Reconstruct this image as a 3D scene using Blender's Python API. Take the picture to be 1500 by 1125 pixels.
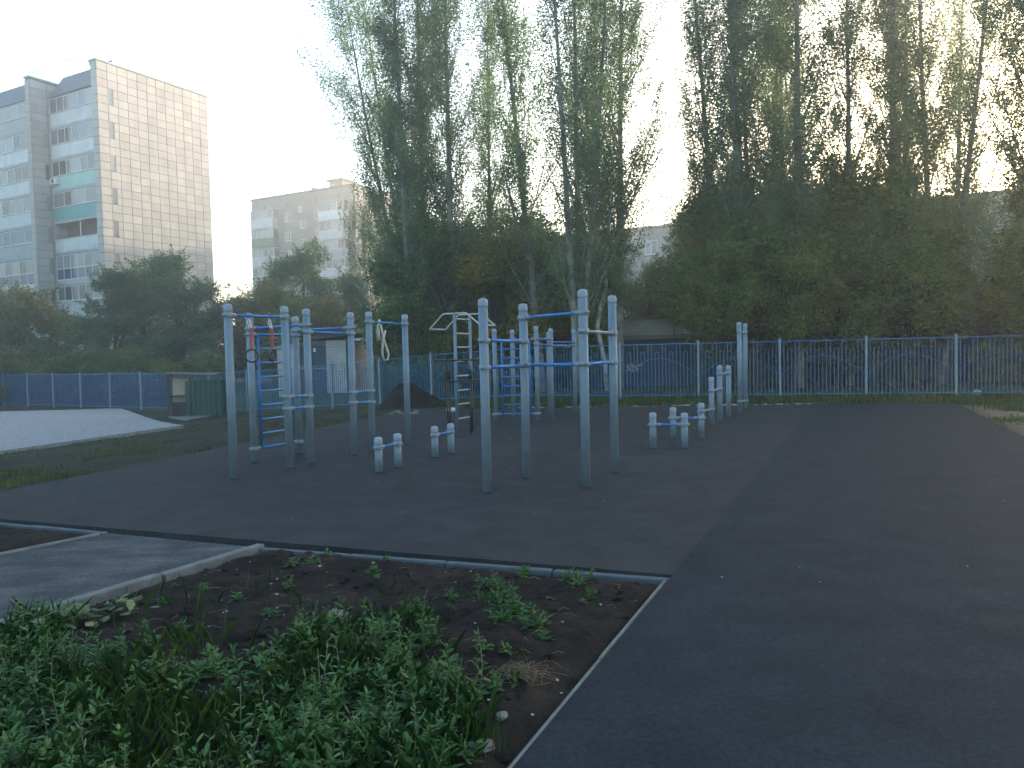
import bpy, math, random
import numpy as np
from mathutils import Vector, Matrix

for o in list(bpy.data.objects):
    bpy.data.objects.remove(o)
SC = bpy.context.scene
COL = SC.collection
rnd = random.Random(11)
R = math.radians

# ------------------------------------------------------------------ camera
EYE, FPX, PITCH, ROLL = 1.6, 1130.0, R(2.33), R(1.3)
_f = Vector((0, math.cos(PITCH), -math.sin(PITCH)))
_r0 = Vector((1, 0, 0)); _u0 = Vector((0, math.sin(PITCH), math.cos(PITCH)))
_r = _r0 * math.cos(ROLL) - _u0 * math.sin(ROLL)
_u = _r0 * math.sin(ROLL) + _u0 * math.cos(ROLL)
CAM = Vector((0, 0, EYE))
cd = bpy.data.cameras.new('camera')
cd.sensor_width = 36.0; cd.lens = 36.0 * FPX / 1500.0
cd.clip_start = 0.05; cd.clip_end = 3000
cam = bpy.data.objects.new('camera', cd); COL.objects.link(cam)
cam.matrix_world = Matrix(((_r.x, _u.x, -_f.x, CAM.x), (_r.y, _u.y, -_f.y, CAM.y), (_r.z, _u.z, -_f.z, CAM.z), (0, 0, 0, 1)))
SC.camera = cam

# ------------------------------------------------------------------ sky, sun, exposure
SUN_AZ, SUN_EL = R(39.0), R(5.6)          # azimuth to the right of the view axis (+Y)
wd = bpy.data.worlds.new('World'); SC.world = wd; wd.use_nodes = True
wn = wd.node_tree.nodes; wl = wd.node_tree.links; wn.clear()
wo = wn.new('ShaderNodeOutputWorld'); bg = wn.new('ShaderNodeBackground'); sk = wn.new('ShaderNodeTexSky')
sk.sky_type = 'NISHITA'; sk.sun_disc = False; sk.sun_elevation = SUN_EL; sk.sun_rotation = SUN_AZ
sk.altitude = 100; sk.air_density = 1.0; sk.dust_density = 3.0; sk.ozone_density = 1.7
bg.inputs['Strength'].default_value = 0.15
wl.new(sk.outputs[0], bg.inputs[0]); wl.new(bg.outputs[0], wo.inputs[0])
sl = bpy.data.lights.new('sun', 'SUN'); sl.energy = 2.0; sl.angle = R(0.53); sl.color = (1.0, 0.83, 0.66)
so = bpy.data.objects.new('sun', sl); COL.objects.link(so)
sdir = Vector((math.sin(SUN_AZ) * math.cos(SUN_EL), math.cos(SUN_AZ) * math.cos(SUN_EL), math.sin(SUN_EL)))
so.rotation_euler = sdir.to_track_quat('Z', 'Y').to_euler()
SC.view_settings.view_transform = 'Standard'; SC.view_settings.look = 'None'
SC.view_settings.gamma = 1.0; SC.view_settings.use_curve_mapping = False
SC.view_settings.exposure = 3.1
SC.cycles.use_denoising = True
SC.cycles.max_bounces = 6; SC.cycles.transparent_max_bounces = 6
SC.cycles.volume_bounces = 0
VEIL_DENSITY = 0.0036  # density of the added glare veil

# ------------------------------------------------------------------ terrain + pixel helpers
def smooth(a, b, x):
    t = np.clip((np.asarray(x, float) - a) / (b - a), 0, 1)
    return t * t * (3 - 2 * t)
KINK = np.array((3.6, 25.6))
FA = np.array((-0.868, 0.497)); FB = np.array((0.9724, -0.2334))       # fence directions, left / right of the kink
def fence_behind(x, y):
    x = np.asarray(x, float); y = np.asarray(y, float)
    da = (x - KINK[0]) * 0.497 + (y - KINK[1]) * 0.868
    db = (x - KINK[0]) * 0.2334 + (y - KINK[1]) * 0.9724
    return np.where(x < KINK[0], da, db)
def terrain(x, y):
    x = np.asarray(x, float); y = np.asarray(y, float)
    d = (x + 3.0) * -0.967 + (y - 22.6) * 0.255
    b = y - (22.3 - (x - 3) * 0.16)
    dd = np.maximum(d, b)
    drop = 0.78 * smooth(-4, 14, d) * smooth(0.0, 3.5, dd)
    back = smooth(0.6, 5.0, fence_behind(x, y))
    z = -0.05 - drop * (1 - 0.8 * back)
    z = z - 0.10 * (1 - smooth(-0.6, 0.1, d)) * (1 - smooth(8.2, 9.0, y))
    return z
def sm1(a, b, x):
    t = (x - a) / (b - a); t = 0.0 if t < 0 else 1.0 if t > 1 else t
    return t * t * (3 - 2 * t)
def terrain1(x, y):
    d = (x + 3.0) * -0.967 + (y - 22.6) * 0.255
    dd = max(d, y - (22.3 - (x - 3) * 0.16))
    drop = 0.78 * sm1(-4, 14, d) * sm1(0.0, 3.5, dd)
    fb = (x - 3.6) * 0.497 + (y - 25.6) * 0.868 if x < 3.6 else (x - 3.6) * 0.2334 + (y - 25.6) * 0.9724
    return -0.05 - drop * (1 - 0.8 * sm1(0.6, 5.0, fb)) - 0.10 * (1 - sm1(-0.6, 0.1, d)) * (1 - sm1(8.2, 9.0, y))
def ray(px, py):
    return (_f * FPX + _r * (px - 750) - _u * (py - 562.5)).normalized()
def W(px, py, z=0.0):
    d = ray(px, py); t = (z - CAM.z) / d.z
    return CAM + d * t
def D(px, py, depth):
    d = ray(px, py); return CAM + d * (depth / d.y)
def G(px, py):
    d = ray(px, py); z = 0.0
    for _ in range(25):
        p = CAM + d * ((z - CAM.z) / d.z)
        z = 0.5 * z + 0.5 * terrain1(p.x, p.y)
    return CAM + d * ((z - CAM.z) / d.z)
def proj(p):
    v = p - CAM; k = FPX / v.dot(_f)
    return 750 + v.dot(_r) * k, 562.5 - v.dot(_u) * k
def top_z(base, py):
    lo, hi = 0.0, 40.0
    for _ in range(50):
        m = (lo + hi) / 2
        if proj(Vector((base.x, base.y, m)))[1] > py: lo = m
        else: hi = m
    return lo
def ground_z(x, y): return terrain1(float(x), float(y))

# ------------------------------------------------------------------ materials
def _mat(name):
    m = bpy.data.materials.new(name); m.use_nodes = True
    n = m.node_tree.nodes; n.clear()
    out = n.new('ShaderNodeOutputMaterial'); bs = n.new('ShaderNodeBsdfPrincipled')
    m.node_tree.links.new(bs.outputs[0], out.inputs[0])
    return m, n, m.node_tree.links, bs, out
def ramp(n, l, src, stops):
    r = n.new('ShaderNodeValToRGB'); e = r.color_ramp.elements
    while len(e) < len(stops): e.new(0.5)
    for k, (p, c) in enumerate(stops):
        e[k].position = p; e[k].color = (c[0], c[1], c[2], 1)
    l.new(src, r.inputs[0]); return r.outputs[0]
def noise(n, l, vec, scale, detail=4, rough=0.6):
    t = n.new('ShaderNodeTexNoise'); t.inputs['Scale'].default_value = scale
    t.inputs['Detail'].default_value = detail; t.inputs['Roughness'].default_value = rough
    l.new(vec, t.inputs['Vector']); return t.outputs[0]
def mixc(n, l, fac, a, b, mode='MIX'):
    m = n.new('ShaderNodeMix'); m.data_type = 'RGBA'; m.blend_type = mode
    for s, v in ((0, fac), (6, a), (7, b)):
        if hasattr(v, 'links'): l.new(v, m.inputs[s])
        elif s == 0: m.inputs[0].default_value = v
        else: m.inputs[s].default_value = (v[0], v[1], v[2], 1)
    return m.outputs[2]
def coords(n, kind='Object'):
    return n.new('ShaderNodeTexCoord').outputs[kind]
def bump(n, l, bs, h, strength, dist):
    b = n.new('ShaderNodeBump'); b.inputs['Strength'].default_value = strength
    b.inputs['Distance'].default_value = dist
    l.new(h, b.inputs['Height']); l.new(b.outputs[0], bs.inputs['Normal'])
def simple(name, c1, c2=None, scale=6.0, rough=0.6, bmp=0.0, bscale=60.0, bdist=0.01, metal=0.0, spec=0.4, rand=0.0, world=None, wear=None):
    m, n, l, bs, out = _mat(name)
    c2 = c2 or tuple(x * 0.8 for x in c1)
    co = coords(n)
    if world:
        mp = n.new('ShaderNodeMapping'); mp.inputs['Scale'].default_value = world; l.new(n.new('ShaderNodeNewGeometry').outputs['Position'], mp.inputs[0]); co = mp.outputs[0]
    col = ramp(n, l, noise(n, l, co, scale), [(0.3, c2), (0.7, c1)])
    if rand:
        oi = n.new('ShaderNodeObjectInfo')
        v = ramp(n, l, oi.outputs['Random'], [(0, (1 - rand,) * 3), (1, (1 + rand * 0.4,) * 3)])
        col = mixc(n, l, 1.0, col, v, 'MULTIPLY')
    if wear:
        wf = ramp(n, l, noise(n, l, co, 16, 6, 0.75), [(0.60, (0, 0, 0)), (0.72, (0.8, 0.8, 0.8))])
        col = mixc(n, l, wf, col, wear)
        sm_ = ramp(n, l, noise(n, l, co, 2.2, 5, 0.65), [(0.3, (0.8, 0.8, 0.79)), (0.65, (1.05, 1.05, 1.05))])
        col = mixc(n, l, 1.0, col, sm_, 'MULTIPLY')
    l.new(col, bs.inputs['Base Color'])
    bs.inputs['Roughness'].default_value = rough; bs.inputs['Metallic'].default_value = metal
    bs.inputs['Specular IOR Level'].default_value = spec
    if bmp: bump(n, l, bs, noise(n, l, co, bscale, 5), bmp, bdist)
    return m
def asphalt(name, base, streak, sscale, samt, stretch=(1, 1, 1), rot=0.0):
    m, n, l, bs, out = _mat(name)
    co = coords(n)
    mp = n.new('ShaderNodeMapping'); mp.inputs['Scale'].default_value = stretch; mp.inputs['Rotation'].default_value = (0, 0, rot)
    l.new(co, mp.inputs[0])
    fine = noise(n, l, co, 240, 3, 0.7)
    big = noise(n, l, mp.outputs[0], sscale, 6, 0.65)
    c = ramp(n, l, fine, [(0.28, tuple(x * 0.55 for x in base)), (0.55, base), (0.78, tuple(x * 1.6 for x in base))])
    f = ramp(n, l, big, [(0.42, (0, 0, 0)), (0.72, (samt,) * 3)])
    c = mixc(n, l, f, c, streak)
    mid_ = ramp(n, l, noise(n, l, co, 38, 4, 0.7), [(0.3, (0.55, 0.55, 0.55)), (0.7, (1.45, 1.45, 1.45))])
    c = mixc(n, l, 1.0, c, mid_, 'MULTIPLY')
    st = ramp(n, l, noise(n, l, co, 2.6, 5, 0.6), [(0.34, (0.72, 0.72, 0.74)), (0.62, (1.1, 1.1, 1.09))])
    c = mixc(n, l, 1.0, c, st, 'MULTIPLY')
    l.new(c, bs.inputs['Base Color'])
    bs.inputs['Roughness'].default_value = 0.9; bs.inputs['Specular IOR Level'].default_value = 0.15
    bump(n, l, bs, fine, 0.55, 0.006)
    return m
def leafmat(name, stops, trans=0.35, rough=0.5):
    m, n, l, bs, out = _mat(name)
    g = n.new('ShaderNodeNewGeometry')
    oi = n.new('ShaderNodeObjectInfo')
    big = noise(n, l, coords(n), 0.9, 3, 0.6)
    mx = n.new('ShaderNodeMath'); mx.operation = 'MULTIPLY_ADD'
    l.new(g.outputs['Random Per Island'], mx.inputs[0]); mx.inputs[1].default_value = 0.45
    m2 = n.new('ShaderNodeMath'); m2.operation = 'MULTIPLY_ADD'; l.new(big, m2.inputs[0]); m2.inputs[1].default_value = 1.3; m2.inputs[2].default_value = -0.36
    l.new(m2.outputs[0], mx.inputs[2])
    c = ramp(n, l, mx.outputs[0], stops)
    v = ramp(n, l, oi.outputs['Random'], [(0, (0.82, 0.9, 0.85)), (1, (1.12, 1.05, 0.95))])
    c = mixc(n, l, 1.0, c, v, 'MULTIPLY')
    l.new(c, bs.inputs['Base Color']); bs.inputs['Roughness'].default_value = rough
    bs.inputs['Specular IOR Level'].default_value = 0.3
    tr = n.new('ShaderNodeBsdfTranslucent'); l.new(mixc(n, l, 1.0, c, (1.05, 1.2, 0.8), 'MULTIPLY'), tr.inputs[0])
    ms = n.new('ShaderNodeMixShader'); ms.inputs[0].default_value = trans
    l.new(bs.outputs[0], ms.inputs[1]); l.new(tr.outputs[0], ms.inputs[2]); l.new(ms.outputs[0], out.inputs[0])
    return m
def brickmat(name, c1, c2, mortar, bw=0.25, bh=0.075, rough=0.9):
    m, n, l, bs, out = _mat(name)
    co = coords(n)
    sp = n.new('ShaderNodeSeparateXYZ'); l.new(co, sp.inputs[0])
    ad = n.new('ShaderNodeMath'); ad.operation = 'ADD'; l.new(sp.outputs[0], ad.inputs[0]); l.new(sp.outputs[1], ad.inputs[1])
    cb = n.new('ShaderNodeCombineXYZ'); l.new(ad.outputs[0], cb.inputs[0]); l.new(sp.outputs[2], cb.inputs[1])
    b = n.new('ShaderNodeTexBrick'); l.new(cb.outputs[0], b.inputs[0])
    b.inputs['Scale'].default_value = 1; b.inputs['Brick Width'].default_value = bw; b.inputs['Row Height'].default_value = bh
    b.inputs['Mortar Size'].default_value = 0.010
    for k, c in (('Color1', c1), ('Color2', c2), ('Mortar', mortar)): b.inputs[k].default_value = (*c, 1)
    st = ramp(n, l, noise(n, l, co, 0.9, 6), [(0.3, (0.62, 0.6, 0.58)), (0.65, (1, 1, 1))])
    l.new(mixc(n, l, 0.8, b.outputs[0], st, 'MULTIPLY'), bs.inputs['Base Color'])
    bs.inputs['Roughness'].default_value = rough
    bump(n, l, bs, b.outputs[1], -0.5, 0.01)
    return m
def glassmat(name, c1, c2):
    m, n, l, bs, out = _mat(name)
    oi = n.new('ShaderNodeObjectInfo')
    c = ramp(n, l, oi.outputs['Random'], [(0, c1), (1, c2)])
    l.new(c, bs.inputs['Base Color']); bs.inputs['Roughness'].default_value = 0.06
    bs.inputs['Specular IOR Level'].default_value = 0.7
    return m

M = {}
M['asphalt_old'] = asphalt('asphalt_old', (0.028, 0.0305, 0.0328), (0.041, 0.043, 0.044), 0.5, 0.5)
M['asphalt_new'] = asphalt('asphalt_new', (0.0175, 0.0240, 0.0310), (0.013, 0.0185, 0.024), 0.7, 0.7)
M['asphalt_path'] = asphalt('asphalt_path', (0.050, 0.054, 0.058), (0.125, 0.128, 0.125), 1.6, 0.7, (1.0, 3.2, 1), R(-28))
M['concrete'] = simple('concrete', (0.15, 0.158, 0.148), (0.085, 0.09, 0.083), 7, 0.9, 0.5, 90, 0.006)
M['kerb_dark'] = simple('kerb_dark', (0.075, 0.09, 0.10), (0.05, 0.062, 0.07), 5, 0.9, 0.5, 90, 0.006)
M['gravel'] = simple('gravel', (0.40, 0.40, 0.405), (0.20, 0.20, 0.205), 9, 0.97, 1.0, 26, 0.06, spec=0.1)
def ground_material():
    m, n, l, bs, out = _mat('ground')
    co = coords(n)
    soil = ramp(n, l, noise(n, l, co, 3.5, 8, 0.7), [(0.3, (0.012, 0.0095, 0.008)), (0.55, (0.028, 0.022, 0.018)), (0.8, (0.062, 0.048, 0.037))])
    grass = ramp(n, l, noise(n, l, co, 6, 6, 0.7), [(0.3, (0.03, 0.045, 0.018)), (0.6, (0.06, 0.085, 0.03)), (0.85, (0.13, 0.12, 0.06))])
    f = ramp(n, l, noise(n, l, co, 0.35, 5, 0.6), [(0.42, (0, 0, 0)), (0.58, (1, 1, 1))])
    at = n.new('ShaderNodeAttribute'); at.attribute_name = 'grassy'
    mx = n.new('ShaderNodeMath'); mx.operation = 'MAXIMUM'; mx.use_clamp = True
    mu = n.new('ShaderNodeMath'); mu.operation = 'MULTIPLY'; l.new(f, mu.inputs[0]); mu.inputs[1].default_value = 0.3
    l.new(mu.outputs[0], mx.inputs[0]); l.new(at.outputs['Fac'], mx.inputs[1])
    c = mixc(n, l, mx.outputs[0], soil, grass)
    a2 = n.new('ShaderNodeAttribute'); a2.attribute_name = 'sandy'
    sand = ramp(n, l, noise(n, l, co, 2.5, 6, 0.7), [(0.3, (0.13, 0.095, 0.062)), (0.7, (0.26, 0.19, 0.13))])
    c = mixc(n, l, a2.outputs['Fac'], c, sand)
    l.new(c, bs.inputs['Base Color']); bs.inputs['Roughness'].default_value = 0.95
    bs.inputs['Specular IOR Level'].default_value = 0.15
    bump(n, l, bs, noise(n, l, co, 9, 8, 0.75), 0.9, 0.08)
    return m
M['ground'] = ground_material()
def soil_material():
    m, n, l, bs, out = _mat('soil')
    co = coords(n)
    a = noise(n, l, co, 2.2, 7, 0.68); b = noise(n, l, co, 30, 6, 0.75)
    c = ramp(n, l, a, [(0.3, (0.013, 0.0105, 0.0095)), (0.52, (0.026, 0.021, 0.018)), (0.72, (0.058, 0.045, 0.036))])
    s = ramp(n, l, b, [(0.3, (0.6, 0.6, 0.6)), (0.62, (1, 1, 1)), (0.78, (1.9, 1.8, 1.7))])
    l.new(mixc(n, l, 1.0, c, s, 'MULTIPLY'), bs.inputs['Base Color'])
    bs.inputs['Roughness'].default_value = 0.97; bs.inputs['Specular IOR Level'].default_value = 0.12
    bump(n, l, bs, b, 1.0, 0.03)
    return m
M['soil'] = soil_material()
M['pole'] = simple('pole_paint', (0.155, 0.208, 0.25), (0.13, 0.178, 0.215), 5, 0.48, 0.12, 200, 0.001, wear=(0.10, 0.12, 0.13))
M['cap'] = simple('cap_plastic', (0.24, 0.28, 0.32), (0.20, 0.235, 0.275), 14, 0.5, spec=0.4)
M['clamp'] = simple('clamp_metal', (0.19, 0.23, 0.27), (0.15, 0.185, 0.22), 18, 0.45, spec=0.5)
M['bar'] = simple('bar_blue', (0.018, 0.165, 0.45), (0.015, 0.13, 0.36), 8, 0.38, spec=0.5, wear=(0.10, 0.17, 0.26))
M['bar_grey'] = simple('bar_grey', (0.26, 0.29, 0.33), (0.20, 0.23, 0.27), 8, 0.4)
M['bar_pale'] = simple('bar_pale_blue', (0.10, 0.23, 0.42), (0.08, 0.19, 0.35), 8, 0.4)
M['bolt'] = simple('bolt_steel', (0.30, 0.31, 0.33), None, 20, 0.35, metal=0.7)
M['galv'] = simple('worn_white_paint', (0.46, 0.48, 0.47), (0.30, 0.31, 0.30), 9, 0.55)
M['black'] = simple('black_steel', (0.02, 0.021, 0.024), (0.014, 0.015, 0.018), 9, 0.5)
M['fence_post'] = simple('fence_post', (0.17, 0.23, 0.27), (0.13, 0.18, 0.215), 6, 0.6)
M['fence_blue'] = simple('fence_blue', (0.035, 0.165, 0.33), (0.026, 0.125, 0.26), 6, 0.5)
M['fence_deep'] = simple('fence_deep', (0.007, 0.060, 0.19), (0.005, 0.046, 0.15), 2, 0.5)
M['rope'] = simple('rope', (0.52, 0.49, 0.41), (0.38, 0.35, 0.29), 40, 0.9, 0.8, 150, 0.004)
M['strap_red'] = simple('strap_red', (0.42, 0.075, 0.05), (0.33, 0.05, 0.04), 12, 0.75)
M['strap_white'] = simple('strap_white', (0.6, 0.58, 0.55), None, 12, 0.8)
M['ring'] = simple('ring_dark', (0.04, 0.04, 0.045), None, 10, 0.45)
M['green_sheet'] = simple('green_sheet', (0.007, 0.055, 0.038), (0.006, 0.042, 0.030), 4, 0.4)
M['plank'] = simple('old_plank', (0.075, 0.055, 0.042), (0.04, 0.03, 0.024), 9, 0.85, 0.5, 40, 0.01)
M['pale_wood'] = simple('pale_wood', (0.46, 0.39, 0.30), (0.33, 0.27, 0.20), 12, 0.7)
M['bark_poplar'] = simple('bark_poplar', (0.30, 0.29, 0.25), (0.09, 0.085, 0.075), 3.0, 0.9, 0.8, 12, 0.05)
M['bark_dark'] = simple('bark_dark', (0.085, 0.072, 0.058), (0.04, 0.034, 0.028), 5.0, 0.9, 0.8, 18, 0.04)
M['bark_birch'] = simple('bark_birch', (0.55, 0.54, 0.50), (0.12, 0.11, 0.10), 2.2, 0.85, 0.3, 18, 0.02)
M['leaf_poplar'] = leafmat('leaf_poplar', [(0.15, (0.06, 0.115, 0.060)), (0.4, (0.11, 0.175, 0.090)), (0.75, (0.19, 0.24, 0.125))], 0.48)
M['leaf_maple'] = leafmat('leaf_maple', [(0.2, (0.055, 0.098, 0.026)), (0.45, (0.105, 0.152, 0.040)), (0.7, (0.18, 0.195, 0.056)), (0.92, (0.27, 0.20, 0.066))], 0.42)
M['leaf_dark'] = leafmat('leaf_dark', [(0.2, (0.045, 0.085, 0.030)), (0.45, (0.090, 0.142, 0.050)), (0.85, (0.165, 0.195, 0.068))], 0.42)
M['leaf_yellow'] = leafmat('leaf_yellow', [(0.2, (0.07, 0.088, 0.022)), (0.45, (0.13, 0.135, 0.036)), (0.85, (0.26, 0.19, 0.058))], 0.4)
M['weed'] = leafmat('weed_leaf', [(0.15, (0.015, 0.050, 0.013)), (0.4, (0.030, 0.092, 0.021)), (0.7, (0.054, 0.138, 0.032)), (0.95, (0.17, 0.235, 0.06))], 0.3, 0.45)
M['weed_pale'] = leafmat('weed_pale', [(0.1, (0.05, 0.09, 0.045)), (0.5, (0.10, 0.155, 0.075)), (0.95, (0.20, 0.24, 0.13))], 0.3, 0.5)
M['grass'] = leafmat('grass_blade', [(0.1, (0.03, 0.055, 0.018)), (0.5, (0.065, 0.098, 0.030)), (0.9, (0.17, 0.155, 0.065))], 0.3)
M['straw'] = simple('straw', (0.19, 0.13, 0.075), (0.10, 0.066, 0.040), 14, 0.85)
M['stone'] = simple('stone', (0.18, 0.17, 0.155), (0.10, 0.095, 0.088), 11, 0.9, 0.5, 40, 0.01, rand=0.3)
M['white_bit'] = simple('white_bit', (0.45, 0.45, 0.43), (0.26, 0.26, 0.25), 10, 0.9, rand=0.3)
M['tile'] = simple('facade_tile', (0.48, 0.455, 0.42), (0.36, 0.34, 0.315), 0.9, 0.85, 0.25, 45, 0.01, rand=0.13, world=(1, 1, 0.35))
M['joint'] = simple('tile_joint', (0.17, 0.16, 0.15), None, 3, 0.95)
M['panel_white'] = simple('panel_white', (0.62, 0.63, 0.63), (0.46, 0.47, 0.47), 1.2, 0.75, rand=0.18)
M['panel_grey'] = simple('panel_grey', (0.40, 0.42, 0.42), (0.29, 0.31, 0.31), 1.2, 0.85)
M['panel_mint'] = simple('panel_mint', (0.33, 0.55, 0.50), (0.27, 0.46, 0.42), 1.5, 0.6)
M['panel_teal'] = simple('panel_teal', (0.075, 0.33, 0.33), (0.06, 0.27, 0.27), 1.5, 0.55)
M['panel_green'] = simple('panel_green', (0.08, 0.20, 0.12), None, 1.5, 0.7)
M['mansard'] = simple('mansard_metal', (0.055, 0.105, 0.145), (0.042, 0.082, 0.115), 1.5, 0.55)
M['frame'] = simple('window_frame', (0.72, 0.73, 0.74), (0.6, 0.6, 0.61), 3, 0.5)
M['glass'] = glassmat('window_glass', (0.012, 0.015, 0.018), (0.24, 0.26, 0.27))
M['glass_blue'] = glassmat('window_glass_blue', (0.012, 0.035, 0.075), (0.03, 0.10, 0.20))
M['dark'] = simple('dark_interior', (0.035, 0.033, 0.032), None, 2, 0.9)
M['brick_grey'] = brickmat('brick_grey', (0.36, 0.33, 0.29), (0.31, 0.29, 0.26), (0.38, 0.36, 0.33))
M['brick_mid'] = brickmat('brick_mid', (0.25, 0.225, 0.20), (0.215, 0.20, 0.18), (0.25, 0.235, 0.215))
M['brick_white'] = brickmat('brick_white', (0.47, 0.47, 0.45), (0.38, 0.385, 0.37), (0.24, 0.24, 0.23))
M['brick_brown'] = brickmat('brick_brown', (0.20, 0.15, 0.12), (0.15, 0.115, 0.095), (0.20, 0.18, 0.16))
M['roof_felt'] = simple('roof_felt', (0.075, 0.070, 0.066), (0.045, 0.042, 0.04), 3, 0.9)
M['roof_red'] = simple('roof_red', (0.16, 0.065, 0.05), (0.10, 0.05, 0.042), 3, 0.85)
M['gate_blue'] = simple('gate_blue', (0.022, 0.04, 0.075), (0.016, 0.03, 0.055), 2, 0.6)
def graffiti_material():
    m, n, l, bs, out = _mat('painted_wall')
    co = coords(n)
    a = ramp(n, l, noise(n, l, co, 0.8, 4, 0.6), [(0.3, (0.016, 0.035, 0.08)), (0.48, (0.03, 0.065, 0.12)), (0.6, (0.02, 0.04, 0.06)), (0.75, (0.06, 0.09, 0.12))])
    b = ramp(n, l, noise(n, l, co, 3.1, 5, 0.7), [(0.48, (0, 0, 0)), (0.6, (0.5, 0.5, 0.5))])
    l.new(mixc(n, l, b, a, (0.075, 0.082, 0.085)), bs.inputs['Base Color']); bs.inputs['Roughness'].default_value = 0.85
    return m
M['graffiti'] = graffiti_material()
M['tag_white'] = simple('tag_white', (0.42, 0.46, 0.50), None, 6, 0.8)
M['tag_blue'] = simple('tag_blue', (0.03, 0.10, 0.30), None, 6, 0.8)

# ------------------------------------------------------------------ mesh builder
class MB:
    def __init__(s): s.v = []; s.f = []
    def add(s, vs, fs):
        b = len(s.v); s.v.extend([tuple(p) for p in vs]); s.f.extend([tuple(b + i for i in q) for q in fs]); return s
    def box(s, c, d, rz=0.0):
        cx, cy, cz = c; hx, hy, hz = d[0] / 2, d[1] / 2, d[2] / 2; ca, sa = math.cos(rz), math.sin(rz)
        vs = []
        for sz in (-1, 1):
            for sx, sy in ((-1, -1), (1, -1), (1, 1), (-1, 1)):
                x, y = sx * hx, sy * hy
                vs.append((cx + x * ca - y * sa, cy + x * sa + y * ca, cz + sz * hz))
        return s.add(vs, [(3, 2, 1, 0), (4, 5, 6, 7), (0, 1, 5, 4), (1, 2, 6, 5), (2, 3, 7, 6), (3, 0, 4, 7)])
    def bb(s, x0, x1, y0, y1, z0, z1):
        return s.box(((x0 + x1) / 2, (y0 + y1) / 2, (z0 + z1) / 2), (x1 - x0, y1 - y0, z1 - z0))
    def tube(s, pts, rad, n=10, caps=True, closed=False):
        pts = [Vector(p) for p in pts]; N = len(pts)
        rs = rad if isinstance(rad, (list, tuple)) else [rad] * N
        b = len(s.v); ref = None
        for i, p in enumerate(pts):
            if closed: t = pts[(i + 1) % N] - pts[i - 1]
            else: t = pts[min(i + 1, N - 1)] - pts[max(i - 1, 0)]
            t.normalize()
            if ref is None: ref = Vector((0, 0, 1)) if abs(t.z) < 0.9 else Vector((1, 0, 0))
            a = (ref - t * ref.dot(t)).normalized(); ref = a; c = t.cross(a)
            for k in range(n):
                w = 2 * math.pi * k / n
                s.v.append(tuple(p + (a * math.cos(w) + c * math.sin(w)) * rs[i]))
        M_ = N if closed else N - 1
        for i in range(M_):
            j = (i + 1) % N
            for k in range(n):
                s.f.append((b + i * n + k, b + i * n + (k + 1) % n, b + j * n + (k + 1) % n, b + j * n + k))
        if caps and not closed:
            s.f.append(tuple(b + k for k in reversed(range(n)))); s.f.append(tuple(b + (N - 1) * n + k for k in range(n)))
        return s
    def lathe(s, prof, c=(0, 0, 0), n=16):
        b = len(s.v)
        for (r, z) in prof:
            for k in range(n):
                w = 2 * math.pi * k / n; s.v.append((c[0] + r * math.cos(w), c[1] + r * math.sin(w), c[2] + z))
        for i in range(len(prof) - 1):
            for k in range(n):
                s.f.append((b + i * n + k, b + i * n + (k + 1) % n, b + (i + 1) * n + (k + 1) % n, b + (i + 1) * n + k))
        s.f.append(tuple(b + k for k in reversed(range(n)))); s.f.append(tuple(b + (len(prof) - 1) * n + k for k in range(n)))
        return s
    def mesh(s, name, mat, smooth_=False):
        me = bpy.data.meshes.new(name); me.from_pydata(s.v, [], s.f)
        if mat: me.materials.append(mat)
        if smooth_:
            me.polygons.foreach_set('use_smooth', [True] * len(me.polygons))
        me.update(); return me
    def build(s, name, mat, parent=None, smooth_=False):
        return link(name, s.mesh(name, mat, smooth_), parent)
def link(name, data, parent=None, loc=None, rz=None):
    o = bpy.data.objects.new(name, data); COL.objects.link(o)
    if parent: o.parent = parent
    if loc is not None: o.location = loc
    if rz is not None: o.rotation_euler = (0, 0, rz)
    return o
def empty(name, loc=(0, 0, 0), rz=0.0):
    o = link(name, None, None, loc, rz); o.empty_display_size = 0.2; return o
def tag(o, label=None, cat=None, group=None, kind=None):
    if label: o['label'] = label
    if cat: o['category'] = cat
    if group: o['group'] = group
    if kind: o['kind'] = kind
    return o
def bevel(o, w=0.01, seg=2):
    b = o.modifiers.new('bevel', 'BEVEL'); b.width = w; b.segments = seg; b.limit_method = 'ANGLE'; return o
def np_mesh(name, verts, faces, mat, k):
    """verts (N,3), faces (F,k) all with k corners"""
    me = bpy.data.meshes.new(name)
    nv, nf = len(verts), len(faces)
    me.vertices.add(nv); me.vertices.foreach_set('co', np.ascontiguousarray(verts, dtype=np.float32).ravel())
    me.loops.add(nf * k); me.loops.foreach_set('vertex_index', np.ascontiguousarray(faces, dtype=np.int32).ravel())
    me.polygons.add(nf); me.polygons.foreach_set('loop_start', np.arange(0, nf * k, k, dtype=np.int32))
    me.materials.append(mat); me.update(calc_edges=True); return me

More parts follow.
